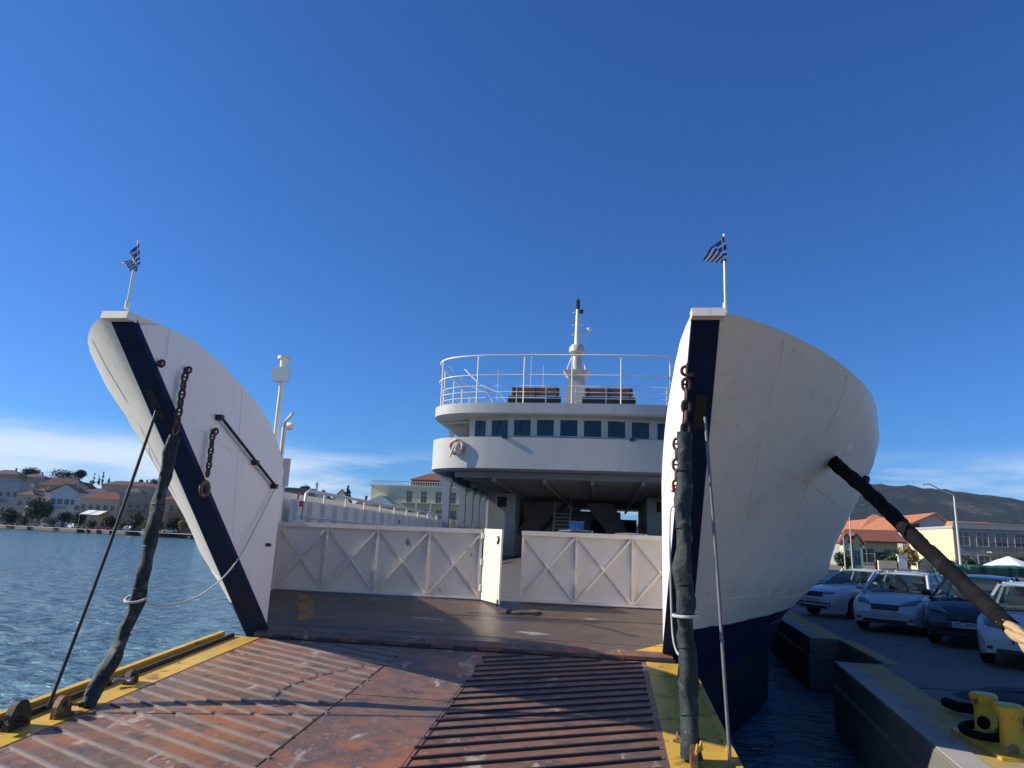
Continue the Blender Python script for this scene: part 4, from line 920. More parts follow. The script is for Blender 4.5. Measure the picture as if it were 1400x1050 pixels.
mt['plate'] = pmat('number_plate', (.68, .68, .66), .4, var=.03, scale=5); mt['plateblue'] = pmat('plate_blue', (.01, .03, .3), .4); mt['chrome'] = pmat('chrome', (.7, .7, .72), .15, metal=1, var=.05)
mt['tail'] = pmat('tail_lamp', (.3, .015, .015), .2, var=.1); mt['trim'] = pmat('dark_car_trim', (.03, .03, .033), .55, var=.2, scale=8)
PROF = {
 'hatch': dict(L=4.15, W=.85, H=1.44, top=[(-2.08, .62), (-2.02, .84), (-1.9, .97), (-1.5, .985), (.75, .95), (.95, .955), (1.45, .86), (1.75, .77), (1.95, .66), (2.07, .50)], A0=(1.05, .955), A1=(.30, 1.385), B1=(-1.35, 1.40), C0=(-1.93, .985), wh=(1.28, -1.25)),
 'sedan': dict(L=4.4, W=.85, H=1.40, top=[(-2.2, .60), (-2.15, .82), (-2.0, .97), (-1.4, .985), (.65, .93), (.85, .935), (1.5, .86), (1.9, .78), (2.12, .68), (2.2, .50)], A0=(.92, .935), A1=(.18, 1.355), B1=(-.75, 1.365), C0=(-1.5, .985), wh=(1.38, -1.28)),
 'round': dict(L=3.85, W=.84, H=1.5, top=[(-1.92, .62), (-1.88, .86), (-1.76, 1.0), (-1.3, 1.02), (.7, .99), (.95, 1.0), (1.4, .90), (1.68, .79), (1.83, .66), (1.92, .50)], A0=(1.12, .99), A1=(.30, 1.42), B1=(-1.1, 1.46), C0=(-1.78, 1.0), wh=(1.2, -1.2)),
}
def make_car(kind, paint, detail=2, plate=None, emblem=None, rack=False, hubs=True, narrow_grille=False, root=None):
    g = PROF[kind]; Lh = g['L']/2; W = g['W']; pm = PAINT[paint]; wr = .30
    root = root or empty('car', (0, 0, 0))
    # ---- lower body as a loft of rounded sections; the sill line rises over the wheel arches
    xs = sorted(set([round(-Lh+g['L']*i/34, 3) for i in range(35)]+[round(-Lh+.03, 3), round(-Lh+.08, 3), round(Lh-.03, 3), round(Lh-.08, 3)]+[round(w_+d_, 3) for w_ in g['wh'] for d_ in (-.355, -.345, -.25, -.12, 0, .12, .25, .345, .355)]))
    m = MB(); rings = []
    for x in xs:
        e = (Lh-abs(x)); wx = W*(1-.20*max(0, 1-e/.45)**2.2) - .02*max(0, 1-e/1.3); wx = max(.4, wx)
        zt = pl(g['top'], x); zb = .20+.06*max(0, 1-e/.3)
        arch = 0
        for w_ in g['wh']:
            if abs(x-w_) < .35: arch = max(arch, wr+math.sqrt(.35**2-(x-w_)**2))
        zs = max(zb, arch); zt = max(zt, zb+.12); zs = min(zs, zt-.08); mid = lerp(zs, zt, .55)
        half = [(0, zb+.02), (wx*.80, zb+.01 if not arch else zs), (wx*.965, zs), (wx*.99, lerp(zs, mid, .4)), (wx, mid), (wx*.985, lerp(mid, zt, .6)), (wx*.955, zt-.035), (wx*.88, zt-.004), (wx*.5, zt+.02), (0, zt+.028)]
        rings.append([(x, y, z) for y, z in half]+[(x, -y, z) for y, z in reversed(half[1:-1])])
    m.loft(rings, True, True); body = m.build('body', pm, root, smooth=32, fixn=True)
    # ---- cabin
    A0, A1, B1, C0 = g['A0'], g['A1'], g['B1'], g['C0']; wb, wt = W*.93, W*.70
    m = MB(); rr = []
    for i in range(9):
        t = i/8; x = lerp(A1[0]+.02, B1[0]-.03, t); z = lerp(A1[1], B1[1], t)+.05*math.sin(math.pi*min(1, t*1.02)); ring = []
        for k in range(9):
            y = lerp(-wt, wt, k/8); ring.append((x, y, z+.035*(1-(y/wt)**2)))
        rr.append(ring)
    m.loft(rr, False); roof = m.build('roof', pm, root, smooth=60); md = roof.modifiers.new('s', 'SOLIDIFY'); md.thickness = .03
    Bx = (A0[0]+C0[0])/2-.08; zbelt = lambda x: pl(g['top'], x)
    def side(x, t): return wb if t == 0 else wt
    bx_t = Bx-.02; Cx0 = C0[0]+.34; Cx1 = B1[0]+.12
    for sg in (-1, 1):
        for nm, a, b, wd in (('pillar', (A0[0], wb, A0[1]-.02), (A1[0], wt, A1[1]+.01), .075), ('pillar', (Bx, wb, zbelt(Bx)-.02), (bx_t, wt, A1[1]+.06), .09), ('pillar', (C0[0]+.12, wb-.02, C0[1]-.02), (B1[0]+.02, wt, B1[1]+.01), .17)):
            m = MB(); m.bar((a[0], sg*a[1], a[2]), (b[0], sg*b[1], b[2]), wd, .05, (0, sg*.9, .45)); m.build(nm, pm, root)
        # side glass
        for xa, xb, xc, xd in ((A0[0]-.10, Bx+.05, bx_t+.05, A1[0]-.02), (Bx-.05, C0[0]+.26, B1[0]+.12, bx_t-.05)):
            m = MB(); y0, y1 = sg*(wb-.012), sg*(wt-.004); zt_ = A1[1]+.02
            m.add([(xa, y0, zbelt(xa)-.005), (xb, y0, zbelt(xb)-.005), (xc, y1, zt_), (xd, y1, zt_)], [(0, 1, 2, 3)]); m.build('side_window', mt['carglass'], root)
    def screen(nm, P, Q, bulge):
        m = MB(); rr = []
        for i in range(5):
            t = i/4; wv = lerp(wb-.03, wt-.02, t); rr.append([(lerp(P[0], Q[0], t)+bulge*(1-(y/wv)**2), y, lerp(P[1], Q[1], t)+.008) for y in [lerp(-wv, wv, k/8) for k in range(9)]])
        m.loft(rr, False); return m.build(nm, mt['carglass'], root, smooth=60)
    screen('windscreen', A0, (A1[0], A1[1]+.03), .05); screen('rear_window', (C0[0]+.02, C0[1]+.01), (B1[0]-.03, B1[1]+.02), -.03)
    if detail >= 2:
        m = MB(); m.box((C0[0]+.3, -wb+.08, .45), (A0[0]-.05, wb-.08, .62)); m.hexa([(A0[0]-.32, -wb+.08, .6), (A0[0]+.02, -wb+.08, .6), (A0[0]+.02, wb-.08, .6), (A0[0]-.32, wb-.08, .6), (A0[0]-.30, -wb+.1, .97), (A0[0]-.03, -wb+.1, .94), (A0[0]-.03, wb-.1, .94), (A0[0]-.30, wb-.1, .97)]); m.build('interior', mt['trim'], root)
        for y in (-.36, .36):
            m = MB(); x = Bx+.22; m.hexa([(x-.14, y-.24, .6), (x, y-.24, .6), (x, y+.24, .6), (x-.14, y+.24, .6), (x-.34, y-.21, 1.15), (x-.24, y-.21, 1.17), (x-.24, y+.21, 1.17), (x-.34, y+.21, 1.15)]); m.ell((x-.33, y, 1.26), (.05, .13, .10), 10, 6); m.build('seat', mt['seat'], root, smooth=30)
        m = MB(); x = C0[0]+.62; m.hexa([(x-.1, -.62, .6), (x+.08, -.62, .6), (x+.08, .62, .6), (x-.1, .62, .6), (x-.26, -.58, 1.12), (x-.16, -.58, 1.14), (x-.16, .58, 1.14), (x-.26, .58, 1.12)]); m.build('seat', mt['seat'], root)
        m = MB(); m.torus((A0[0]-.45, .36, .98), .17, .015, 18, 6, Matrix.Rotation(R(-65), 3, 'Y')); m.build('steering_wheel', mt['trim'], root)
        m = MB(); m.box((A1[0]-.02, -.1, A1[1]-.06), (A1[0]+.01, .1, A1[1]-.0)); m.build('rear_view_mirror', mt['trim'], root)
        for sg in (-1, 1):
            m = MB(); x = A0[0]-.28; m.ell((x, sg*(W+.09), zbelt(x)+.09), (.07, .115, .075), 12, 8); m.bar((x, sg*(W-.06), zbelt(x)+.02), (x, sg*(W+.05), zbelt(x)+.06), .05, .04); m.build('door_mirror', pm if paint != 'black' else mt['trim'], root, smooth=50)
            for hx in (Bx+.14, C0[0]+.62):
                m = MB(); m.box((hx-.07, sg*W*.985, .80), (hx+.07, sg*(W+.022), .83)); m.build('door_handle', pm, root)
            m = MB(); m.bar((g['wh'][0]-.36, sg*(W+.004), .52), (g['wh'][1]+.36, sg*(W+.004), .52), .015, .05); m.build('door_moulding', mt['trim'] if kind == 'sedan' else pm, root)
            for hx in (Bx, A0[0]-.12):
                m = MB(); m.bar((hx, sg*(W-.004), .30), (hx, sg*(W-.02), .92), .008, .012); m.build('door_gap', mt['black'], root)
    # ---- wheels
    for w_ in g['wh']:
        for sg in (-1, 1):
            wl = empty('wheel', (w_, sg*(W-.10), wr), 0, root)
            m = MB(); m.lathe([(.19, -.095), (.27, -.1), (.295, -.07), (.30, 0), (.295, .07), (.27, .1), (.19, .095)], (0, 0, 0), 24, 'y'); link('tyre', m.mesh('tyre', mt['tyre'], 40), wl)
            m = MB(); m.lathe([(.20, -.06), (.20, .09), (.185, .095), (.17, .06)], (0, 0, 0), 20, 'y'); m.lathe([(.05, .02), (.05, .085), (.02, .09)], (0, 0, 0), 12, 'y')
            for k in range(9 if hubs else 5):
                a = 2*math.pi*k/(9 if hubs else 5); m.bar((.04*math.cos(a), .07*1, .04*math.sin(a)), (.185*math.cos(a), .075, .185*math.sin(a)), .04 if hubs else .06, .025, (0, 1, 0))
            if sg < 0:
                for v in m.v: v.y = -v.y
            link('rim', m.mesh('rim', mt['rim'], 40), wl)
            m = MB(); m.lathe([(.18, -.02), (.18, .02)], (0, 0, 0), 18, 'y'); link('hub_back', m.mesh('hub_back', mt['black']), wl)
    # ---- front and rear furniture: patches that follow the bonnet and nose
    def wxx(x):
        e_ = Lh-abs(x); return max(.4, W*(1-.20*max(0, 1-e_/.45)**2.2)-.02*max(0, 1-e_/1.3))
    def surf(x, y):
        u = abs(y)/wxx(x); zt_ = pl(g['top'], x); return zt_+pl([(0, .028), (.5, .02), (.88, -.004), (.955, -.035), (1.0, -.12)], u)
    def patch(nm, q4, mat, lift=.010, n=6):
        m = MB(); rr = []
        for i in range(n+1):
            a_ = Vector(q4[0]).lerp(Vector(q4[3]), i/n); b_ = Vector(q4[1]).lerp(Vector(q4[2]), i/n); ring = []
            for k_ in range(n+1):
                p_ = a_.lerp(b_, k_/n); ring.append((p_.x+.006, p_.y, surf(p_.x, p_.y)+lift))
            rr.append(ring)
        m.loft(rr, False); o_ = m.build(nm, mat, root, smooth=60); md_ = o_.modifiers.new('s', 'SOLIDIFY'); md_.thickness = .03; md_.offset = 0; return o_
    for sg in (-1, 1):
        if kind == 'sedan': patch('headlight', ((Lh-.07, sg*.30), (Lh-.12, sg*.62), (Lh-.20, sg*.64), (Lh-.17, sg*.30)), mt['headlamp'])
        else: patch('headlight', ((Lh-.10, sg*.30), (Lh-.22, sg*.66), (Lh-.50, sg*.74), (Lh-.24, sg*.42)), mt['headlamp'])
        if detail >= 2:
            m = MB(); P_ = [(lerp(A0[0]+.05, Lh-.45, k_/8), sg*lerp(.70, .60, k_/8)) for k_ in range(9)]; m.tube([(x_, y_, surf(x_, y_)+.002) for x_, y_ in P_], .005, 4); m.build('bonnet_gap', mt['trim'], root)
            m = MB(); m.box((Lh-.1, sg*.55, .33), (Lh+.004, sg*.64, .385)); m.build('fog_lamp', mt['trim'], root)
        m = MB(); m.box((-Lh+.0, sg*.52, .66), (-Lh+.14, sg*.78, .88)); m.build('tail_light', mt['tail'], root)
    if detail >= 1:
        gw = .24 if narrow_grille else .30; patch('grille', ((Lh-.035, -gw), (Lh-.035, gw), (Lh-.12, gw*1.05), (Lh-.12, -gw*1.05)), mt['trim'])
        m = MB(); m.box((Lh-.1, -.50, .275), (Lh+.006, .50, .345)); m.build('lower_intake', mt['trim'], root)
        m = MB(); m.tube([(A0[0]+.10, -.55, surf(A0[0]+.1, .55)+.02), (A0[0]+.03, .0, surf(A0[0]+.03, 0)+.03)], .012, 5); m.build('wiper', mt['trim'], root)
        m = MB(); m.box((Lh-.12, -.62, .405), (Lh+.008, .62, .43)); m.build('bumper_strip', mt['trim'] if kind == 'sedan' else pm, root)
        m = MB(); m.box((-Lh-.01, -.6, .42), (-Lh+.1, .6, .48)); m.build('bumper_strip', mt['trim'], root)
        pb = MB(); pb.box((Lh-.03, -.26, .44), (Lh+.018, .26, .55)); plt = pb.build('number_plate', mt['plate'] if plate is not False else pm, root)
        if plate:
            m = MB(); m.box((Lh+.0185, -.255, .443), (Lh+.020, -.215, .547)); m.build('plate_band', mt['plateblue'], plt)
            tm = text_mesh(plate, .105, mt['black']); o = link('lettering', tm, plt); o.matrix_local = Matrix.Translation((Lh+.020, .02, .495)) @ Matrix(((0, 0, 1), (1, 0, 0), (0, 1, 0))).to_4x4()
    if emblem:
        for dz in (0, .045):
            m = MB(); m.bar((Lh-.03, -.10, .60+dz-.05), (Lh+.012, 0, .645+dz-.03), .02, .03, (1, 0, 0)); m.bar((Lh-.03, .10, .60+dz-.05), (Lh+.012, 0, .645+dz-.03), .02, .03, (1, 0, 0)); m.build('emblem', mt['chrome'], root)
    if rack:
        for x in (A1[0]-.3, B1[0]+.35):
            m = MB(); m.tube([(x, -wt-.02, A1[1]+.04), (x, -wt+.03, A1[1]+.13), (x, wt-.03, A1[1]+.13), (x, wt+.02, A1[1]+.04)], .018, 6); m.build('roof_bar', mt['trim'], root)
        for y in (-wt+.08, wt-.08):
            m = MB(); m.tube([(A1[0]-.2, y, A1[1]+.135), (B1[0]+.25, y, A1[1]+.135)], .016, 6); m.build('roof_bar', mt['trim'], root)
    return root
def place(car, front, heading, label, z=QZ, group=None, L=4.15):
    """heading: angle of the bonnet direction measured from -Y towards -X"""
    h = R(heading); d = Vector((-math.sin(h), -math.cos(h), 0)); c = Vector((front[0], front[1], z))-d*(L/2)
    car.location = c; car.rotation_euler = (0, 0, math.atan2(d.y, d.x)); tag(car, label, 'car', group); return car
GRP = 'cars parked along the quay'
place(make_car('sedan', 'white', plate=False), (6.25, 23.0), 58, 'older white car with dark bumper strip, nearest the hull', group=GRP, L=4.4)
place(make_car('hatch', 'white', plate=False, rack=True), (6.85, 19.1), 36, 'white hatchback with black roof bars', group=GRP)
place(make_car('round', 'black', plate='KEZ-0970', emblem=True), (7.6, 16.75), 36, 'black hatchback with chevron emblem between two white cars', group=GRP, L=3.85)
place(make_car('hatch', 'white', plate='KEZ-4504', narrow_grille=True), (7.35, 13.9), 34, 'white hatchback with number plate nearest the bollards', group=GRP)
# on the car deck
place(make_car('hatch', 'white', 1), (-1.1, 24.2), 0, 'white car on the ferry deck behind the right gate', z=2.045)
place(make_car('hatch', 'silver', 1), (1.0, 27.0), 0, 'silver car on the ferry deck beside the white one', z=2.045)
p = at(788, 721, Y=26); cr = empty('crate', (p.x, 26, 3.5)); tag(cr, 'blue plastic crate on the roof of the white deck car', 'crate')
m = MB(); m.box((p.x-.25, 25.8, 3.50), (p.x+.25, 26.2, 3.80)); m.build('shell', mt['bluebox'], cr)
m = MB(); m.box((p.x-.28, 25.77, 3.76), (p.x+.28, 26.23, 3.81)); m.build('rim', mt['bluebox'], cr)
# far cars keep few parts
def far_car(px, py, Y, heading, kind, paint, label, group, z=None):
    c = make_car(kind, paint, 0); P = at(px, py, Y=Y); return place(c, (P.x, P.y), heading, label, QZ+.0 if z is None else z, group)
# ------------------------------------------------------------------ vegetation
mt['leaf'] = pmat('green_foliage', (.055, .085, .03), .7, var=.45, scale=.6); mt['leafdark'] = pmat('dark_foliage', (.022, .040, .022), .75, var=.4, scale=.6); mt['leafyellow'] = pmat('yellowing_foliage', (.20, .15, .04), .7, var=.35, scale=.6)
mt['bark'] = pmat('tree_bark', (.11, .085, .06), .9, var=.3, scale=5)
def tree(loc, h, w, label, mat='leaf', shape='round', seed=1, n=2400, group='trees in the town', trunkh=.3, cat='tree'):
    rd = random.Random(seed); root = empty('cypress_tree' if shape == 'cone' else ('pine_tree' if shape == 'flat' else 'leafy_tree'), loc); tag(root, label, cat, group); L0 = Vector(loc)
    m = MB(); pts = [L0+Vector((0, 0, -.3)), L0+Vector((w*.02, 0, h*trunkh*.5)), L0+Vector((0, 0, h*trunkh)), L0+Vector((-.02*w, .01*w, h*.75))]; m.tube(pts, [h*.035, h*.028, h*.024, h*.006], 7)
    for k in range(5):
        a = k*1.3+seed; b = L0+Vector((0, 0, h*trunkh*(.8+.1*k))); m.tube([b, b+Vector((math.cos(a)*w*.18, math.sin(a)*w*.18, h*.12)), b+Vector((math.cos(a)*w*.34, math.sin(a)*w*.34, h*.2))], [h*.014, h*.01, h*.004], 5)
    m.build('trunk', mt['bark'], root)
    m = MB(); cl = []
    for k in range(34 if shape != 'cone' else 22):
        if shape == 'cone': t = rd.random()**.8; a = rd.uniform(0, 6.28); r_ = w*.5*(1-t)**.7*rd.uniform(.2, .8); c = Vector((r_*math.cos(a), r_*math.sin(a), h*(.06+.9*t))); cr_ = w*.26*(1.05-t)
        else:
            u = Vector((rd.gauss(0, 1), rd.gauss(0, 1), rd.gauss(0, 1))).normalized()*rd.uniform(.35, 1); zz = .5 if shape != 'flat' else .32
            c = Vector((u.x*w*.38, u.y*w*.38, h*(trunkh+(1-trunkh)*.5)+u.z*h*(1-trunkh)*zz*.8)); cr_ = w*rd.uniform(.14, .26)
        cl.append((c, cr_))
    s0 = max(.10, h*.04)
    for i in range(n):
        c, cr_ = cl[i % len(cl)]; u = Vector((rd.gauss(0, 1), rd.gauss(0, 1), rd.gauss(0, 1))).normalized()*cr_*rd.uniform(.5, 1.05); p = L0+c+u; s = s0*rd.uniform(.6, 1.5)
        a = Vector((rd.uniform(-1, 1), rd.uniform(-1, 1), rd.uniform(-1, 1))).normalized()*s; b = a.cross(Vector((rd.uniform(-1, 1), rd.uniform(-1, 1), rd.uniform(-1, 1)))).normalized()*s*.7
        m.add([p-a, p+b, p+a, p-b], [(0, 1, 2, 3)])
    m.build('crown', mt[mat], root); return root
# ------------------------------------------------------------------ houses
ROOF = pmat('red_clay_roof_tiles', (.19, .065, .04), .8, var=.3, scale=1.0, bump=.6, bscale=6, bdist=.05, layers=[((.14, .07, .05), .5, .5, .7, .6)])
ROOF2 = pmat('brown_clay_roof_tiles', (.14, .07, .048), .85, var=.25, scale=1.0, bump=.6, bscale=6, bdist=.05)
ROOF3 = pmat('orange_clay_roof_tiles', (.42, .16, .07), .8, var=.2, scale=.8, bump=.6, bscale=6, bdist=.05)
_wm = {}
def window_meshes(w_, h_, style, wallc):
    key = (round(w_, 2), round(h_, 2), style)
    if key in _wm: return _wm[key]
    f = MB(); t = .09
    for a, b in (((-w_/2-t, -.05, -t), (w_/2+t, .02, 0)), ((-w_/2-t, -.05, h_), (w_/2+t, .02, h_+t)), ((-w_/2-t, -.05, .001), (-w_/2, .02, h_-.001)), ((w_/2, -.05, .001), (w_/2+t, .02, h_-.001)), ((-.03, -.02, .002), (.03, .01, h_-.002)), ((-w_/2+.001, -.018, h_*.62), (-.031, .008, h_*.62+.05)), ((.031, -.018, h_*.62), (w_/2-.001, .008, h_*.62+.05))): f.box(a, b)
    p = MB(); p.box((-w_/2, -.004, 0), (w_/2, .012, h_))
    sh = None
    if style == 'shutter':
        sh = MB(); sh.box((-w_/2-t-w_*.5, -.07, 0), (-w_/2-t-.01, -.02, h_)); sh.box((w_/2+t+.01, -.07, 0), (w_/2+t+w_*.5, -.02, h_))
    _wm[key] = (f.mesh('window', mt['winframe']), p.mesh('pane', mt['winglass']), sh.mesh('shutter', mt['shutter']) if sh else None); return _wm[key]
mt['winframe'] = solid((.42, .41, .38), .6); mt['shutter'] = solid((.06, .10, .14), .6); mt['wincold'] = solid((.5, .5, .48))
def house(c, w_, d_, h_, rot, wallc, roofm, label, roof='hip', rh=2.0, floors=2, nwin=4, style='plain', ww=1.1, wh_=1.7, over=.4, group='houses along the waterfront', door=True, chimney=True, base=0.0, name='town_house', sidewin=2, balcony=True):
    """c: centre of the front wall on the ground; rot: angle of the front's normal from -Y (positive turns to -X)"""
    root = empty(name, (0, 0, 0)); tag(root, label, 'house' if name != 'hotel' else 'hotel', group)
    wm_ = solid(wallc, .85, .10, .5)
    m = MB(); m.box((-w_/2, 0, -3), (w_/2, d_, h_)); wl = m.build('wall', wm_, root)
    o = over
    if roof == 'hip':
        rd_ = min(w_, d_)/2; m = MB()
        m.add([(-w_/2-o, -o, h_), (w_/2+o, -o, h_), (w_/2+o, d_+o, h_), (-w_/2-o, d_+o, h_), (-w_/2+rd_*.9, d_/2, h_+rh), (w_/2-rd_*.9, d_/2, h_+rh)], [(3, 2, 1, 0), (0, 1, 5, 4), (2, 3, 4, 5), (1, 2, 5), (3, 0, 4)]); rf = m.build('roof', roofm, root)
    elif roof == 'gable_front':
        m = MB(); m.add([(-w_/2-o, -o, h_-.1), (0, -o, h_+rh), (w_/2+o, -o, h_-.1), (-w_/2-o, d_+o, h_-.1), (0, d_+o, h_+rh), (w_/2+o, d_+o, h_-.1)], [(0, 1, 4, 3), (1, 2, 5, 4)]); rf = m.build('roof', roofm, root); md = rf.modifiers.new('s', 'SOLIDIFY'); md.thickness = .18; md.offset = 1
        m = MB(); m.add([(-w_/2, .0, h_), (w_/2, .0, h_), (0, .0, h_+rh-.05), (-w_/2, d_, h_), (w_/2, d_, h_), (0, d_, h_+rh-.05)], [(0, 1, 2), (5, 4, 3), (0, 2, 5, 3), (1, 4, 5, 2)]); m.build('gable', wm_, root)
    elif roof == 'gable':
        m = MB(); m.add([(-w_/2-o, -o, h_-.1), (-w_/2-o, d_/2, h_+rh), (-w_/2-o, d_+o, h_-.1), (w_/2+o, -o, h_-.1), (w_/2+o, d_/2, h_+rh), (w_/2+o, d_+o, h_-.1)], [(0, 3, 4, 1), (1, 4, 5, 2)]); rf = m.build('roof', roofm, root); md = rf.modifiers.new('s', 'SOLIDIFY'); md.thickness = .18; md.offset = 1
        m = MB(); m.add([(-w_/2, 0, h_), (-w_/2, d_, h_), (-w_/2, d_/2, h_+rh-.05), (w_/2, 0, h_), (w_/2, d_, h_), (w_/2, d_/2, h_+rh-.05)], [(0, 2, 1), (3, 4, 5), (0, 3, 5, 2), (1, 2, 5, 4)]); m.build('gable', wm_, root)
    else:
        m = MB(); m.box((-w_/2-.15, -.15, h_), (w_/2+.15, d_+.15, h_+.25)); rf = m.build('roof', roofm, root)
        m = MB(); m.box((-w_/2, 0, h_+.251), (w_/2, .2, h_+.7)); m.build('parapet', wm_, root)
    if chimney:
        m = MB(); m.box((w_*.2, d_*.45, h_), (w_*.2+.6, d_*.45+.6, h_+rh+.9)); m.box((w_*.2-.08, d_*.45-.08, h_+rh+.91), (w_*.2+.68, d_*.45+.68, h_+rh+1.02)); m.build('chimney', wm_, rf)
    fh = h_/floors
    fm, pm_, sm = window_meshes(ww, wh_, style, wallc)
    for f in range(floors):
        for k in range(nwin):
            x = -w_/2+w_*(k+.5)/nwin; z = f*fh+fh*.28
            if f == 0 and door and k == nwin//2:
                m = MB(); m.box((x-.55, -.04, 0), (x+.55, .02, 2.2)); dr = m.build('door', mt['shutter'], root); continue
            wo_ = link('window', fm, root); wo_.location = (x, -.012, z); po = link('pane', pm_, wo_)
            if sm: link('shutter', sm, wo_)
        for k in range(sidewin):
            for sg in (-1, 1):
                wo_ = link('window', fm, root); wo_.location = (sg*(w_/2+.012), d_*(k+.5)/sidewin, f*fh+fh*.28); wo_.rotation_euler = (0, 0, sg*math.pi/2); link('pane', pm_, wo_)
    if floors > 1 and w_ > 6 and name == 'town_house' and balcony:
        bz = fh*1.0; bw_ = w_*.45; m = MB(); m.box((-bw_/2, -1.1, bz), (bw_/2, -.05, bz+.14)); bl_ = m.build('balcony', wm_, root)
        m = MB(); m.box((-bw_/2, -1.1, bz+.98), (bw_/2, -1.05, bz+1.04))
        for j_ in range(int(bw_/.25)+1): m.box((-bw_/2+.25*j_, -1.09, bz+.141), (-bw_/2+.25*j_+.03, -1.06, bz+.979))
        m.build('railing', mt['lugdark'], bl_)
    root.location = (c[0], c[1], base if base else QZ); root.rotation_euler = (0, 0, -R(rot)); return root
def px_house(x0, x1, ytop, Y, **kw):
    """front wall spanning two photo columns with its eaves at a photo row, standing at depth Y"""
    a = at(x0, ytop, Y=Y); b = at(x1, ytop, Y=Y); base = kw.pop('base', QZ); dpt = kw.pop('depth', 9)
    return house(((a.x+b.x)/2, Y), abs(b.x-a.x), dpt, (a.z+b.z)/2-base, kw.pop('rot', 0), base=base, d_=None, **kw) if False else house(((a.x+b.x)/2, Y), abs(b.x-a.x), dpt, (a.z+b.z)/2-base, kw.pop('rot', 0), base=base, **kw)
# rising ground behind the left waterfront
def shoreY(x): return pl([(-420, 315), (P0.x, P0.y), (P1.x, P1.y), (-62, 150), (-28, 116)], x)
m = MB(); nx, ny = 40, 14; rd = random.Random(8)
for j in range(ny+1):
    for i in range(nx+1):
        x = -460+ (430)*i/nx; y = shoreY(x)+22+j*22; t = j/ny
        z = QZ+.006+ (0 if j == 0 else (22*t**.9+3*math.sin(x*.03+j)*t)*(1.0 if x < -95 else max(.2, 1-(x+95)/70)))
        m.v.append(Vector((x, y, max(QZ+.006, z))))
m.f = [(j*(nx+1)+i, j*(nx+1)+i+1, (j+1)*(nx+1)+i+1, (j+1)*(nx+1)+i) for j in range(ny) for i in range(nx)]
mt['slope'] = pmat('scrubby_hillside', (.06, .065, .035), .9, var=.3, scale=.15, layers=[((.15, .12, .08), .1, .5, .7, .6)])
tag(m.build('hillside', mt['slope']), kind='structure')
G = 'houses along the waterfront'
W1 = (.36, .355, .33); W2 = (.42, .36, .26); W3 = (.50, .50, .48); W4 = (.34, .26, .17)
px_house(-14, 24, 657, 240, wallc=W1, roofm=solid((.3, .3, .3)), label='flat roofed grey two storey house at the far left', roof='flat', floors=2, nwin=5, chimney=False, group=G, rot=-20)
px_house(26, 44, 676, 236, wallc=W2, roofm=ROOF2, label='small cream house half hidden by the round green tree', floors=2, nwin=2, group=G, rot=-20, rh=1.6)
px_house(74, 104, 672, 224, wallc=W3, roofm=ROOF2, label='pale blue house with steep front gable and tall blue shutters', roof='gable_front', rh=2.6, floors=2, nwin=4, style='shutter', ww=.7, wh_=1.8, group=G, rot=-20)
px_house(104, 120, 684, 220, wallc=W3, roofm=ROOF2, label='narrow pale blue house joined to the gabled one', floors=2, nwin=2, style='shutter', ww=.7, wh_=1.6, rh=1.5, group=G, rot=-20)
px_house(116, 166, 682, 212, wallc=W2, roofm=ROOF, label='cream house with dark red hipped roof and white windows', floors=2, nwin=6, wh_=1.5, rh=2.4, group=G, rot=-20)
px_house(168, 214, 678, 206, wallc=W4, roofm=solid((.33, .31, .28)), label='beige flat roofed house right of the red hipped roof', roof='flat', floors=2, nwin=5, chimney=False, group=G, rot=-20)
px_house(222, 262, 683, 190, wallc=(.50, .26, .12), roofm=ROOF, label='orange house seen between the sleeve and the left stem', floors=2, nwin=4, group=G, rot=-20, rh=1.6)
UG = 'houses up the slope'
px_house(-10, 22, 648, 290, base=5, wallc=W4, roofm=ROOF2, label='brown roofed house up the slope at the far left', nwin=4, rh=2.2, group=UG, rot=-20)
px_house(26, 46, 665, 280, base=4, wallc=W1, roofm=ROOF2, label='small brown roofed house above the cream one', nwin=3, rh=1.8, group=UG, rot=-20)
px_house(58, 108, 664, 270, base=4, wallc=W4, roofm=ROOF2, label='long brown roofed house behind the gabled blue one', nwin=5, rh=3.6, group=UG, rot=-20)
px_house(98, 122, 668, 258, base=4, wallc=W2, roofm=ROOF, label='red roofed house above the narrow pale blue one', roof='gable_front', nwin=3, rh=2.6, group=UG, rot=-20)
px_house(146, 212, 664, 255, base=4, wallc=W2, roofm=ROOF2, label='wide beige house with low brown roof on the slope', nwin=7, rh=1.9, group=UG, rot=-20)
px_house(30, 58, 652, 310, base=8, wallc=W1, roofm=ROOF2, label='pale house high on the slope under the dark trees', nwin=3, rh=1.8, group=UG, rot=-20)
px_house(212, 262, 668, 250, base=4, wallc=W1, roofm=ROOF2, label='pale house on the slope behind the orange one', nwin=5, rh=1.6, group=UG, rot=-20)
px_house(0, 14, 668, 262, base=3, wallc=(.55, .54, .52), roofm=ROOF, label='white house peeping between the far left houses', nwin=2, rh=1.4, group=UG, rot=-20, balcony=False)
px_house(46, 60, 672, 250, base=3, wallc=(.55, .54, .52), roofm=ROOF2, label='narrow white house above the round green tree', nwin=2, rh=1.6, group=UG, rot=-20, balcony=False)
px_house(118, 144, 672, 240, base=3, wallc=(.55, .54, .52), roofm=ROOF2, label='white house above the cafe awnings', nwin=3, rh=1.5, group=UG, rot=-20)
px_house(172, 190, 672, 236, base=3, wallc=(.55, .54, .52), roofm=ROOF, label='small white red roofed house below the wide beige one', nwin=2, rh=1.4, group=UG, rot=-20, balcony=False)
px_house(64, 76, 683, 232, wallc=(.55, .54, .52), roofm=ROOF, label='tiny white house left of the gabled blue one', nwin=2, rh=1.2, group=G, rot=-20, balcony=False)
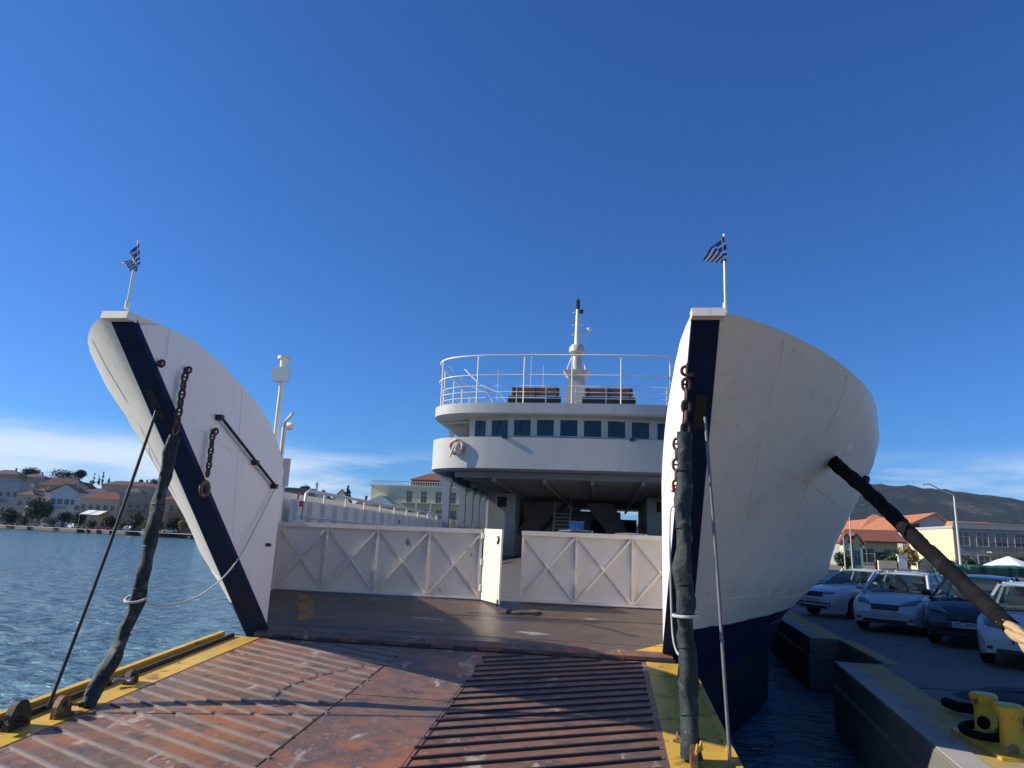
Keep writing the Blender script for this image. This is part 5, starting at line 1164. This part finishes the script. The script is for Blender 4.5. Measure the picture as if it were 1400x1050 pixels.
# white awnings of the waterfront cafe
for k, (x0, x1, y) in enumerate(((115, 128, 699), (128, 141, 700))):
    a = at(x0, y, Y=208); b = at(x1, y, Y=208); r_ = empty('cafe_awning', ((a.x+b.x)/2, 208, QZ)); tag(r_, ('left' if k == 0 else 'right')+' white cafe awning before the red hipped house', 'awning')
    m = MB(); m.add([(a.x, 206, a.z-.9), (b.x, 206, a.z-.9), (b.x, 210, a.z+.5), (a.x, 210, a.z+.5)], [(0, 1, 2, 3)]); o = m.build('canvas', solid((.72, .72, .70)), r_); md = o.modifiers.new('s', 'SOLIDIFY'); md.thickness = .06
    for x in (a.x+.2, b.x-.2):
        m = MB(); m.tube([(x, 206.1, QZ), (x, 206.1, a.z-.9)], .05, 6); m.build('post', mt['galv'], r_)
def ptree(px, pyb, Y, hpx, wpx, label, base=None, **kw):
    P = at(px, pyb, Y=Y); s = Y/F_PX*1.03; z = P.z if base is None else base; tree((P.x, Y, z), hpx*s, wpx*s, label, **kw)
ptree(53, 712, 222, 42, 42, 'large round green tree on the left waterfront', base=QZ, seed=3, n=2600, trunkh=.22)
ptree(10, 712, 226, 24, 34, 'dark shrubby tree at the far left of the waterfront', base=QZ, mat='leafdark', seed=4, trunkh=.15)
ptree(88, 714, 214, 22, 20, 'small dark palm-like tree before the gabled house', base=QZ, mat='leafdark', seed=5, trunkh=.35)
ptree(108, 714, 210, 22, 26, 'dark bushy tree left of the cafe awnings', base=QZ, mat='leafdark', seed=6, trunkh=.2)
ptree(150, 716, 203, 20, 24, 'dark bushy tree right of the cafe awnings', base=QZ, mat='leafdark', seed=7, trunkh=.2)
ptree(185, 718, 198, 26, 22, 'light green tree before the beige flat house', base=QZ, seed=8, trunkh=.25)
ptree(203, 719, 196, 20, 20, 'rounded green shrub left of the sleeve', base=QZ, seed=9, trunkh=.15)
ptree(236, 722, 188, 22, 24, 'dark green shrub right of the sleeve', base=QZ, mat='leafdark', seed=10, trunkh=.15)
ptree(250, 723, 186, 18, 14, 'yellowing small tree beside the left stem', base=QZ, mat='leafyellow', seed=12, trunkh=.25)
ptree(40, 660, 330, 20, 34, 'dark pine clump on the skyline at the left', mat='leafdark', shape='flat', seed=13, trunkh=.35, group='trees on the skyline')
ptree(85, 662, 320, 18, 44, 'broad dark pine on the skyline above the brown roofs', mat='leafdark', shape='flat', seed=14, trunkh=.35, n=2200, group='trees on the skyline')
ptree(108, 660, 318, 18, 18, 'taller rounded pine right of the broad pine', mat='leafdark', seed=15, trunkh=.4, group='trees on the skyline')
for k, (x, h) in enumerate(((127, 17), (134, 14), (139, 19), (148, 12))):
    ptree(x, 663, 300, h, 4.5, ('leftmost', 'second', 'tallest', 'rightmost')[k]+' cypress of the four on the left skyline', mat='leafdark', shape='cone', seed=20+k, n=700, trunkh=.08, group='cypresses on the skyline')
ptree(192, 664, 300, 9, 10, 'low dark tree behind the wide beige house', mat='leafdark', seed=25, group='trees on the skyline')
ptree(210, 666, 300, 10, 20, 'dark tree on the skyline beside the left stem', mat='leafdark', seed=26, group='trees on the skyline')
ptree(30, 716, 220, 15, 18, 'low dark shrub on the far shore, first from the left', base=QZ, mat='leafdark', seed=60, trunkh=.12, n=1400)
ptree(70, 716, 214, 14, 16, 'low green shrub on the far shore, second from the left', base=QZ, mat='leaf', seed=61, trunkh=.12, n=1400)
ptree(126, 716, 204, 12, 14, 'low dark shrub on the far shore, third from the left', base=QZ, mat='leafdark', seed=62, trunkh=.12, n=1400)
ptree(166, 716, 198, 14, 18, 'low green shrub on the far shore, fourth from the left', base=QZ, mat='leaf', seed=63, trunkh=.12, n=1400)
ptree(220, 716, 189, 16, 18, 'low dark shrub on the far shore, fifth from the left', base=QZ, mat='leafdark', seed=64, trunkh=.12, n=1400)
GC = 'cars parked on the far shore'
far_car(4, 714, 226, 70, 'hatch', 'blue', 'dark car at the far left of the shore', GC); far_car(22, 714, 224, 70, 'sedan', 'grey', 'grey car left of the white van on the shore', GC)
far_car(36, 715, 221, 70, 'hatch', 'white', 'white car below the round green tree', GC); far_car(94, 718, 208, 110, 'round', 'white', 'white rounded car before the gabled house', GC)
far_car(60, 716, 217, 70, 'sedan', 'silver', 'silver car right of the round tree on the shore', GC); far_car(112, 718, 206, 70, 'hatch', 'grey', 'dark grey car left of the cafe on the shore', GC); far_car(170, 721, 197, 110, 'hatch', 'blue', 'dark blue car before the beige flat house', GC); far_car(196, 722, 192, 70, 'sedan', 'white', 'white saloon left of the sleeve on the shore', GC); far_car(132, 720, 200, 70, 'sedan', 'red', 'red car beside the cafe on the shore', GC); far_car(144, 719, 203, 70, 'hatch', 'white', 'white car just behind the red one on the shore', GC); far_car(222, 724, 187, 70, 'hatch', 'silver', 'silver car between the sleeve and the left stem', GC)
# lower shore ledge in front of the far houses
strip('shore_pavement', [(P0.x-200, P0.y+84), (P0.x, P0.y), (P1.x, P1.y), (-62, 150)][::1], 1.0, 9.0, QZ+.012, solid((.42, .39, .34), .9), quay)
# ------------------------------------------------------------------ houses seen over the ferry bulwark
px_house(390, 432, 671, 175, base=3, wallc=(.20, .19, .19), roofm=solid((.14, .14, .15)), label='long flat dark grey building behind the bulwark', roof='flat', nwin=8, floors=2, chimney=False, group='houses behind the ferry bulwark', rot=-25)
px_house(430, 452, 684, 150, base=2, wallc=(.62, .62, .62), roofm=ROOF, label='white house with red gable, left of two over the bulwark', roof='gable_front', rh=2.2, nwin=2, group='houses behind the ferry bulwark', rot=-25, chimney=False)
px_house(455, 478, 686, 148, base=2, wallc=(.62, .62, .62), roofm=ROOF, label='white house with red gable, right of two over the bulwark', roof='gable_front', rh=2.6, nwin=2, group='houses behind the ferry bulwark', rot=-25, chimney=False)
px_house(484, 507, 692, 158, base=2, wallc=(.30, .28, .26), roofm=ROOF2, label='greyish house beside the yellow hotel', nwin=3, rh=1.6, group='houses behind the ferry bulwark', rot=-25)
ptree(474, 690, 172, 26, 16, 'dark pointed tree behind the white gabled houses', mat='leafdark', shape='cone', seed=31, n=900, group='trees in the town')
ptree(416, 676, 200, 12, 16, 'bare looking dark tree by the long grey building', mat='leafdark', seed=32)
p = at(433, 668, Y=172); an = empty('antenna_tower', (p.x, 172, 8)); tag(an, 'thin pale antenna tower above the grey roof', 'antenna')
m = MB(); m.bar((p.x, 172, 6), (p.x, 172, p.z+1.6), .35, .35, (1, 0, 0)); m.build('lattice', mt['galv'], an); m = MB(); m.box((p.x-.5, 171.8, p.z+.9), (p.x+.5, 172.2, p.z+1.1)); m.build('crossarm', mt['galv'], an)
# yellow hotel
HYL = (.64, .58, .36); a = at(508, 664, Y=138); b = at(640, 668, Y=138); hz = a.z
ht = empty('hotel', ((a.x+b.x)/2, 138, QZ)); tag(ht, 'yellow hotel with balconies and balustraded roof behind the ferry', 'hotel'); ym = solid(HYL, .85, .06, .3); wm_ = solid((.60, .58, .50), .8)
m = MB(); m.box((a.x, 138, QZ), (b.x, 152, hz)); m.build('wall', ym, ht)
m = MB(); m.box((a.x-.25, 137.7, hz), (b.x+.25, 152.3, hz+.25)); m.build('cornice', wm_, ht)
m = MB(); m.box((a.x, 137.85, hz+.95), (b.x, 138.05, hz+1.1)); bl = m.build('balustrade', wm_, ht)
for k in range(40):
    m = MB(); x = a.x+.2+k*.5
    if x > b.x: break
    m.lathe([(.06, hz+.25), (.1, hz+.45), (.05, hz+.7), (.08, hz+.94)], (x, 137.95, 0), 6); m.build('baluster', wm_, bl)
m = MB(); P = at(568, 656, Y=146); m.box((P.x, 143, hz+.3), (P.x+14, 151, P.z-.2)); m.add([(P.x-.4, 142.6, P.z-.2), (P.x+14.4, 142.6, P.z-.2), (P.x+14.4, 151.4, P.z-.2), (P.x-.4, 151.4, P.z-.2), (P.x+3, 147, P.z+1.6), (P.x+11, 147, P.z+1.6)], [(3, 2, 1, 0), (0, 1, 5, 4), (2, 3, 4, 5), (1, 2, 5), (3, 0, 4)]); m.build('roof_room', ROOF, ht)
fm, pm_, sm = window_meshes(1.1, 2.2, 'plain', None)
for f, py in enumerate((687, 712)):
    zf = at(555, py, Y=138).z
    m = MB(); m.box((a.x+(6.5 if f == 0 else 3.0), 136.4, zf-.16), (b.x, 137.99, zf)); m.build('balcony_slab', wm_, ht)
    for k, px in enumerate((535, 559, 579, 599, 619)):
        if f == 0 and px == 535: continue
        x = at(px, py, Y=138).x; wo_ = link('window', fm, ht); wo_.location = Vector((x, 137.985, zf+.05))-ht.location; link('pane', pm_, wo_)
        m = MB(); m.box((x-1.25, 136.42, zf+.95), (x+1.25, 136.47, zf+1.0))
        for j in range(9): m.box((x-1.2+j*.3, 136.43, zf), (x-1.18+j*.3, 136.46, zf+.95))
        m.build('balcony_railing', mt['lugdark'], ht)
for px in (528, 548, 569, 589, 609):
    P = at(px, 690, Y=136.5); m = MB(); m.box((P.x-.16, 136.4, QZ), (P.x+.16, 136.7, at(555, 687, Y=138).z-.17)); m.build('column', wm_, ht)
A = at(500, 687, Y=137); B = at(545, 690, Y=137); C = at(526, 678, Y=137)
m = MB(); m.add([(A.x, 134.5, A.z-.3), (B.x, 134.5, B.z-.3), (C.x, 134.5, C.z), (A.x, 138, A.z-.3), (B.x, 138, B.z-.3), (C.x, 138, C.z)], [(0, 1, 2), (5, 4, 3), (0, 2, 5, 3), (1, 4, 5, 2), (0, 3, 4, 1)]); m.build('pediment', wm_, ht)
# ------------------------------------------------------------------ right hand buildings
GR_ = 'buildings across the quay on the right'
# long grey two storey building at the right edge
A = at(1303, 722, Y=86); B = at(1460, 728, Y=86); hh = A.z-QZ
lg = house(((A.x+B.x)/2, 86), B.x-A.x, 12, hh, 0, (.30, .285, .25), solid((.36, .36, .34), .8), 'long grey two storey building with a sunlit cream side wall', roof='flat', floors=2, nwin=6, chimney=False, ww=1.15, wh_=1.5, group=GR_, sidewin=0)
m = MB(); m.box((-(B.x-A.x)/2-.06, .05, 0), (-(B.x-A.x)/2-.005, 11.9, hh)); link('cream_side_wall', m.mesh('cream_side_wall', solid((.66, .56, .36), .85, .05)), lg)
A = at(1308, 717, Y=90); B = at(1366, 719, Y=90); m = MB(); m.hexa([(A.x, 88, A.z-.9), (B.x, 88, A.z-.9), (B.x, 94, A.z-.9), (A.x, 94, A.z-.9), (A.x+.3, 88.4, A.z+.2), (B.x-.2, 88.4, A.z+.2), (B.x-.2, 93, A.z+.5), (A.x+.3, 93, A.z+.5)])
tag(m.build('tiled_roof_strip', ROOF3), 'orange tiled roof strip above the long grey building', 'roof')
# gabled grey warehouse with cream side wall
A = at(1232, 722, Y=98); B = at(1306, 722, Y=98); pk = at(1278, 702, Y=98)
gw = empty('gabled_building', ((A.x+B.x)/2, 98, QZ)); tag(gw, 'grey gabled building with a long orange tiled roof', 'building', GR_)
gm = solid((.30, .30, .29), .85); zt = A.z; ap = pk.z
x0, x1 = A.x, B.x; xa = pk.x
m = MB(); m.box((x0, 98, QZ), (x1, 145, zt)); m.build('wall', gm, gw)
m = MB(); m.add([(x0, 97.99, zt), (x1, 97.99, zt), (xa, 97.99, ap-.12), (x0, 145, zt), (x1, 145, zt), (xa, 145, ap-.12)], [(0, 1, 2), (5, 4, 3), (0, 2, 5, 3), (1, 4, 5, 2)]); m.build('gable', solid((.33, .34, .34), .8), gw)
for nm, p_, q_ in (('roof', (x0-.5, zt-.2), (xa, ap+.02)), ('roof', (x1+.5, zt-.2), (xa, ap+.02))):
    m = MB(); m.add([(p_[0], 97.6, p_[1]), (q_[0], 97.6, q_[1]), (q_[0], 145.4, q_[1]), (p_[0], 145.4, p_[1])], [(0, 1, 2, 3)]); o = m.build(nm, ROOF3, gw); md = o.modifiers.new('s', 'SOLIDIFY'); md.thickness = .2; md.offset = 0
P = at(1252, 722, Y=97.9); m = MB(); m.box((P.x-.6, 97.92, P.z-.7), (P.x+.6, 97.98, P.z+.7)); wv = m.build('window', mt['winframe'], gw); m = MB(); m.box((P.x-.5, 97.9, P.z-.6), (P.x+.5, 97.915, P.z+.6)); m.build('pane', mt['winglass'], wv)
# red roofed house further left, cream gabled cottages, carport
A = at(1176, 728, Y=112); B = at(1240, 728, Y=112); house(((A.x+B.x)/2, 112), B.x-A.x, 12, A.z-QZ, 10, (.55, .46, .34), ROOF3, 'cream house with wide orange roof behind the cottages', roof='hip', rh=3.0, nwin=4, group=GR_)
A = at(1176, 740, Y=88); B = at(1226, 742, Y=88); house(((A.x+B.x)/2, 88), B.x-A.x, 7, A.z-QZ, 6, (.50, .42, .24), ROOF, 'low house with dark red roof and yellowish wall', roof='gable', rh=1.3, floors=1, nwin=3, ww=1.6, wh_=1.6, group=GR_, chimney=False, over=.8)
for k, (xa, xb, lbl) in enumerate(((1153, 1163, 'left narrow cream cottage gable with green columns'), (1164, 1178, 'right narrow cream cottage gable with green columns'))):
    A = at(xa, 742, Y=76); B = at(xb, 742, Y=76); h_ = house(((A.x+B.x)/2, 76), B.x-A.x, 6, A.z-QZ, 14, (.62, .55, .30), ROOF, lbl, roof='gable_front', rh=.9, floors=1, nwin=1, door=False, ww=.5, wh_=1.4, group=GR_, chimney=False, over=.25, sidewin=1)
    m = MB()
    for x in (-.9, .9): m.box((x*(B.x-A.x)/2.2-.1, -.12, 0), (x*(B.x-A.x)/2.2+.1, -.02, A.z-QZ-.1))
    o = link('column', m.mesh('column', solid((.10, .30, .22), .6)), h_)
# garden wall, gate and hedge between the cottages and the cream wing
A = at(1201, 766, Y=74); B = at(1226, 767, Y=74); m = MB(); m.box((A.x, 74, QZ), (B.x, 74.3, A.z)); tag(m.build('garden_wall', solid((.66, .56, .34), .85)), 'cream garden wall beyond the white hatchback', 'wall')
A = at(1228, 760, Y=74); B = at(1240, 762, Y=74); m = MB(); m.box((A.x, 74, QZ), (B.x, 74.2, A.z)); m.box((A.x-.1, 73.95, A.z+.001), (B.x+.1, 74.25, A.z+.12)); tag(m.build('garden_gate_pier', solid((.70, .69, .66), .7)), 'white pier at the end of the cream garden wall', 'wall')
A = at(1165, 777, Y=58); B = at(1300, 782, Y=58); m = MB(); m.box((A.x-4, 58, QZ), (B.x+18, 58.35, QZ+.55)); m.box((A.x-4.03, 57.95, QZ+.551), (B.x+18.03, 58.40, QZ+.62)); tag(m.build('road_wall', solid((.52, .48, .40), .85)), 'low pale wall running behind the parked cars', 'wall')
ptree(1218, 772, 76, 24, 40, 'olive brown shrub under the gabled building', base=QZ, seed=41, mat='leaf', trunkh=.2, group='trees on the right', n=2200)
ptree(1242, 775, 78, 34, 30, 'dry brown tree behind the slanting hawser', base=QZ, seed=42, mat='leafyellow', trunkh=.3, group='trees on the right', n=1800)
ptree(1152, 772, 74, 26, 22, 'green shrub beside the hull at the cottages', base=QZ, seed=43, mat='leaf', trunkh=.2, group='trees on the right', n=1600)
ptree(1326, 778, 80, 22, 20, 'dark green tree before the long grey building', base=QZ, seed=44, mat='leaf', trunkh=.3, group='trees on the right', n=1600)
ptree(1298, 776, 80, 16, 34, 'dark hedge below the cream wall', base=QZ, seed=45, mat='leafdark', trunkh=.1, group='trees on the right', n=1800)
# green bins
mt['binm'] = pmat('green_bin_plastic', (.025, .11, .075), .45, var=.15, scale=3)
for k, px in enumerate((1290, 1302, 1333, 1346, 1368, 1384, 1398)):
    P = at(px, 778, Y=60); s = .62; b = empty('green_bin', (P.x, 60, QZ)); tag(b, 'green wheeled rubbish bin, number %s from the left in the row before the grey building' % ('one two three four five six seven'.split()[k]), 'bin', 'green bins behind the parked cars')
    m = MB(); m.hexa([(P.x-.48, 59.6, QZ+.12), (P.x+.48, 59.6, QZ+.12), (P.x+.48, 60.3, QZ+.12), (P.x-.48, 60.3, QZ+.12), (P.x-.58, 59.5, QZ+1.25), (P.x+.58, 59.5, QZ+1.25), (P.x+.58, 60.4, QZ+1.25), (P.x-.58, 60.4, QZ+1.25)]); m.build('body', mt['binm'], b)
    m = MB(); m.hexa([(P.x-.62, 59.45, QZ+1.251), (P.x+.62, 59.45, QZ+1.251), (P.x+.62, 60.45, QZ+1.251), (P.x-.62, 60.45, QZ+1.251), (P.x-.6, 59.6, QZ+1.36), (P.x+.6, 59.6, QZ+1.36), (P.x+.6, 60.4, QZ+1.42), (P.x-.6, 60.4, QZ+1.42)]); m.build('lid', mt['binm'], b)
    for x in (-.4, .4):
        m = MB(); m.lathe([(.1, -.03), (.1, .03)], (P.x+x, 59.8, QZ+.1), 10, 'x'); m.build('castor', mt['black'], b)
P = at(1380, 773, Y=70); um = empty('parasol', (P.x, 70, QZ)); tag(um, 'white cafe parasol before the long grey building', 'parasol')
m = MB(); m.lathe([(2.2, P.z-.1), (1.2, P.z+.35), (.05, P.z+.8)], (P.x, 70, 0), 8, cap=False); o = m.build('canopy', solid((.75, .73, .68), .8), um); md = o.modifiers.new('s', 'SOLIDIFY'); md.thickness = .03
m = MB(); m.tube([(P.x, 70, QZ), (P.x, 70, P.z+.7)], .04, 7); m.build('pole', mt['galv'], um)
far_car(1352, 778, 66, 60, 'hatch', 'white', 'white car beside the parasol on the right', 'cars beyond the low wall', z=QZ)
far_car(1396, 783, 64, 80, 'sedan', 'grey', 'grey car beyond the low wall at the right edge', 'cars beyond the low wall', z=QZ)
# street lamp
b = at(1315, 790, Y=60); t1 = at(1304, 676, Y=60); h1 = at(1266, 662, Y=60)
sl_ = empty('street_lamp', (t1.x, 60, QZ)); tag(sl_, 'tall street lamp with a long bent arm behind the cars', 'street lamp')
m = MB(); m.tube([(t1.x, 60, QZ), (t1.x, 60, QZ+1.2), (t1.x, 60, t1.z-.2)], [.11, .10, .06], 10); m.build('pole', mt['steelpole'], sl_, smooth=60)
m = MB(); m.tube(spline([(t1.x, 60, t1.z-.3), (t1.x-.1, 60, t1.z), (t1.x-.7, 60, t1.z+.22), (h1.x+.3, 60, h1.z)], 8), .045, 8); m.build('arm', mt['steelpole'], sl_, smooth=60)
m = MB(); m.hexa([(h1.x-.35, 59.88, h1.z-.06), (h1.x+.4, 59.9, h1.z-.06), (h1.x+.4, 60.1, h1.z-.06), (h1.x-.35, 60.12, h1.z-.06), (h1.x-.25, 59.92, h1.z+.05), (h1.x+.4, 59.94, h1.z+.05), (h1.x+.4, 60.06, h1.z+.05), (h1.x-.25, 60.08, h1.z+.05)]); m.build('lamp_head', mt['greypaint'], sl_)
for px, pt, Y, lbl in ((1156, 735, 70, 'left thin pole beside the hull'), (1166, 705, 68, 'right taller thin pole beside the hull')):
    P = at(px, 780, Y=Y); T = at(px-2, pt, Y=Y); m = MB(); m.tube([(P.x, Y, QZ), (P.x, Y, T.z)], [.06, .045], 7); tag(m.build('utility_pole', mt['steelpole'], smooth=60), lbl, 'pole', 'thin poles by the cottages')
# ------------------------------------------------------------------ far hills
mt['hill'] = pmat('wooded_hill', (.009, .015, .013), .95, var=.4, scale=.012, bump=1.0, bscale=.04, bdist=14, layers=[((.09, .082, .06), .006, .55, .64, .6, (1, .35, 1)), ((.008, .013, .010), .02, .46, .6, .7), ((.12, .11, .09), .035, .62, .66, .6)])
m = MB(); nx, ny = 200, 40; ctrl = [(0, 90), (500, 180), (1016, 249), (1110, 262), (1225, 262), (1440, 248), (1624, 224), (2000, 190), (2600, 160), (3300, 120)]
from mathutils import noise as mn
for j in range(ny+1):
    for i in range(nx+1):
        x = 150+3100*i/nx; y = 1300+3000*j/ny; t = min(1, (y-1300)/1750.0); top_ = pl(ctrl, x*3050/max(y, 1500) if y < 3050 else x)
        f = math.sin(min(1, t)*math.pi/2)**1.3; z = QZ+(top_-4)*f*(1 if y < 3100 else max(.3, 1-(y-3100)/2500))+(mn.noise((x*.004, y*.004, 0))*24+mn.noise((x*.013, y*.009, 3))*11+mn.noise((x*.05, y*.03, 7))*4)*f*(.5 if t > .9 else 1)
        m.v.append(Vector((x, y, max(z, QZ-1 if j else -1))))
m.f = [(j*(nx+1)+i, j*(nx+1)+i+1, (j+1)*(nx+1)+i+1, (j+1)*(nx+1)+i) for j in range(ny) for i in range(nx)]
tag(m.build('hills', mt['hill'], smooth=60), kind='structure')

# ------------------------------------------------------------------ sea air between here and the hills
m = MB(); m.box((-6400, -600, -4.5), (4600, 6400, 330))
hzm = bpy.data.materials.new('sea_air'); hzm.use_nodes = True; t_ = hzm.node_tree; t_.nodes.clear()
ho = t_.nodes.new('ShaderNodeOutputMaterial'); hv = t_.nodes.new('ShaderNodeVolumePrincipled'); hv.inputs['Color'].default_value = (.42, .68, 1.0, 1); hv.inputs['Density'].default_value = 3.0e-5; hv.inputs['Anisotropy'].default_value = .2
t_.links.new(hv.outputs[0], ho.inputs['Volume']); tag(m.build('haze', hzm), kind='stuff')
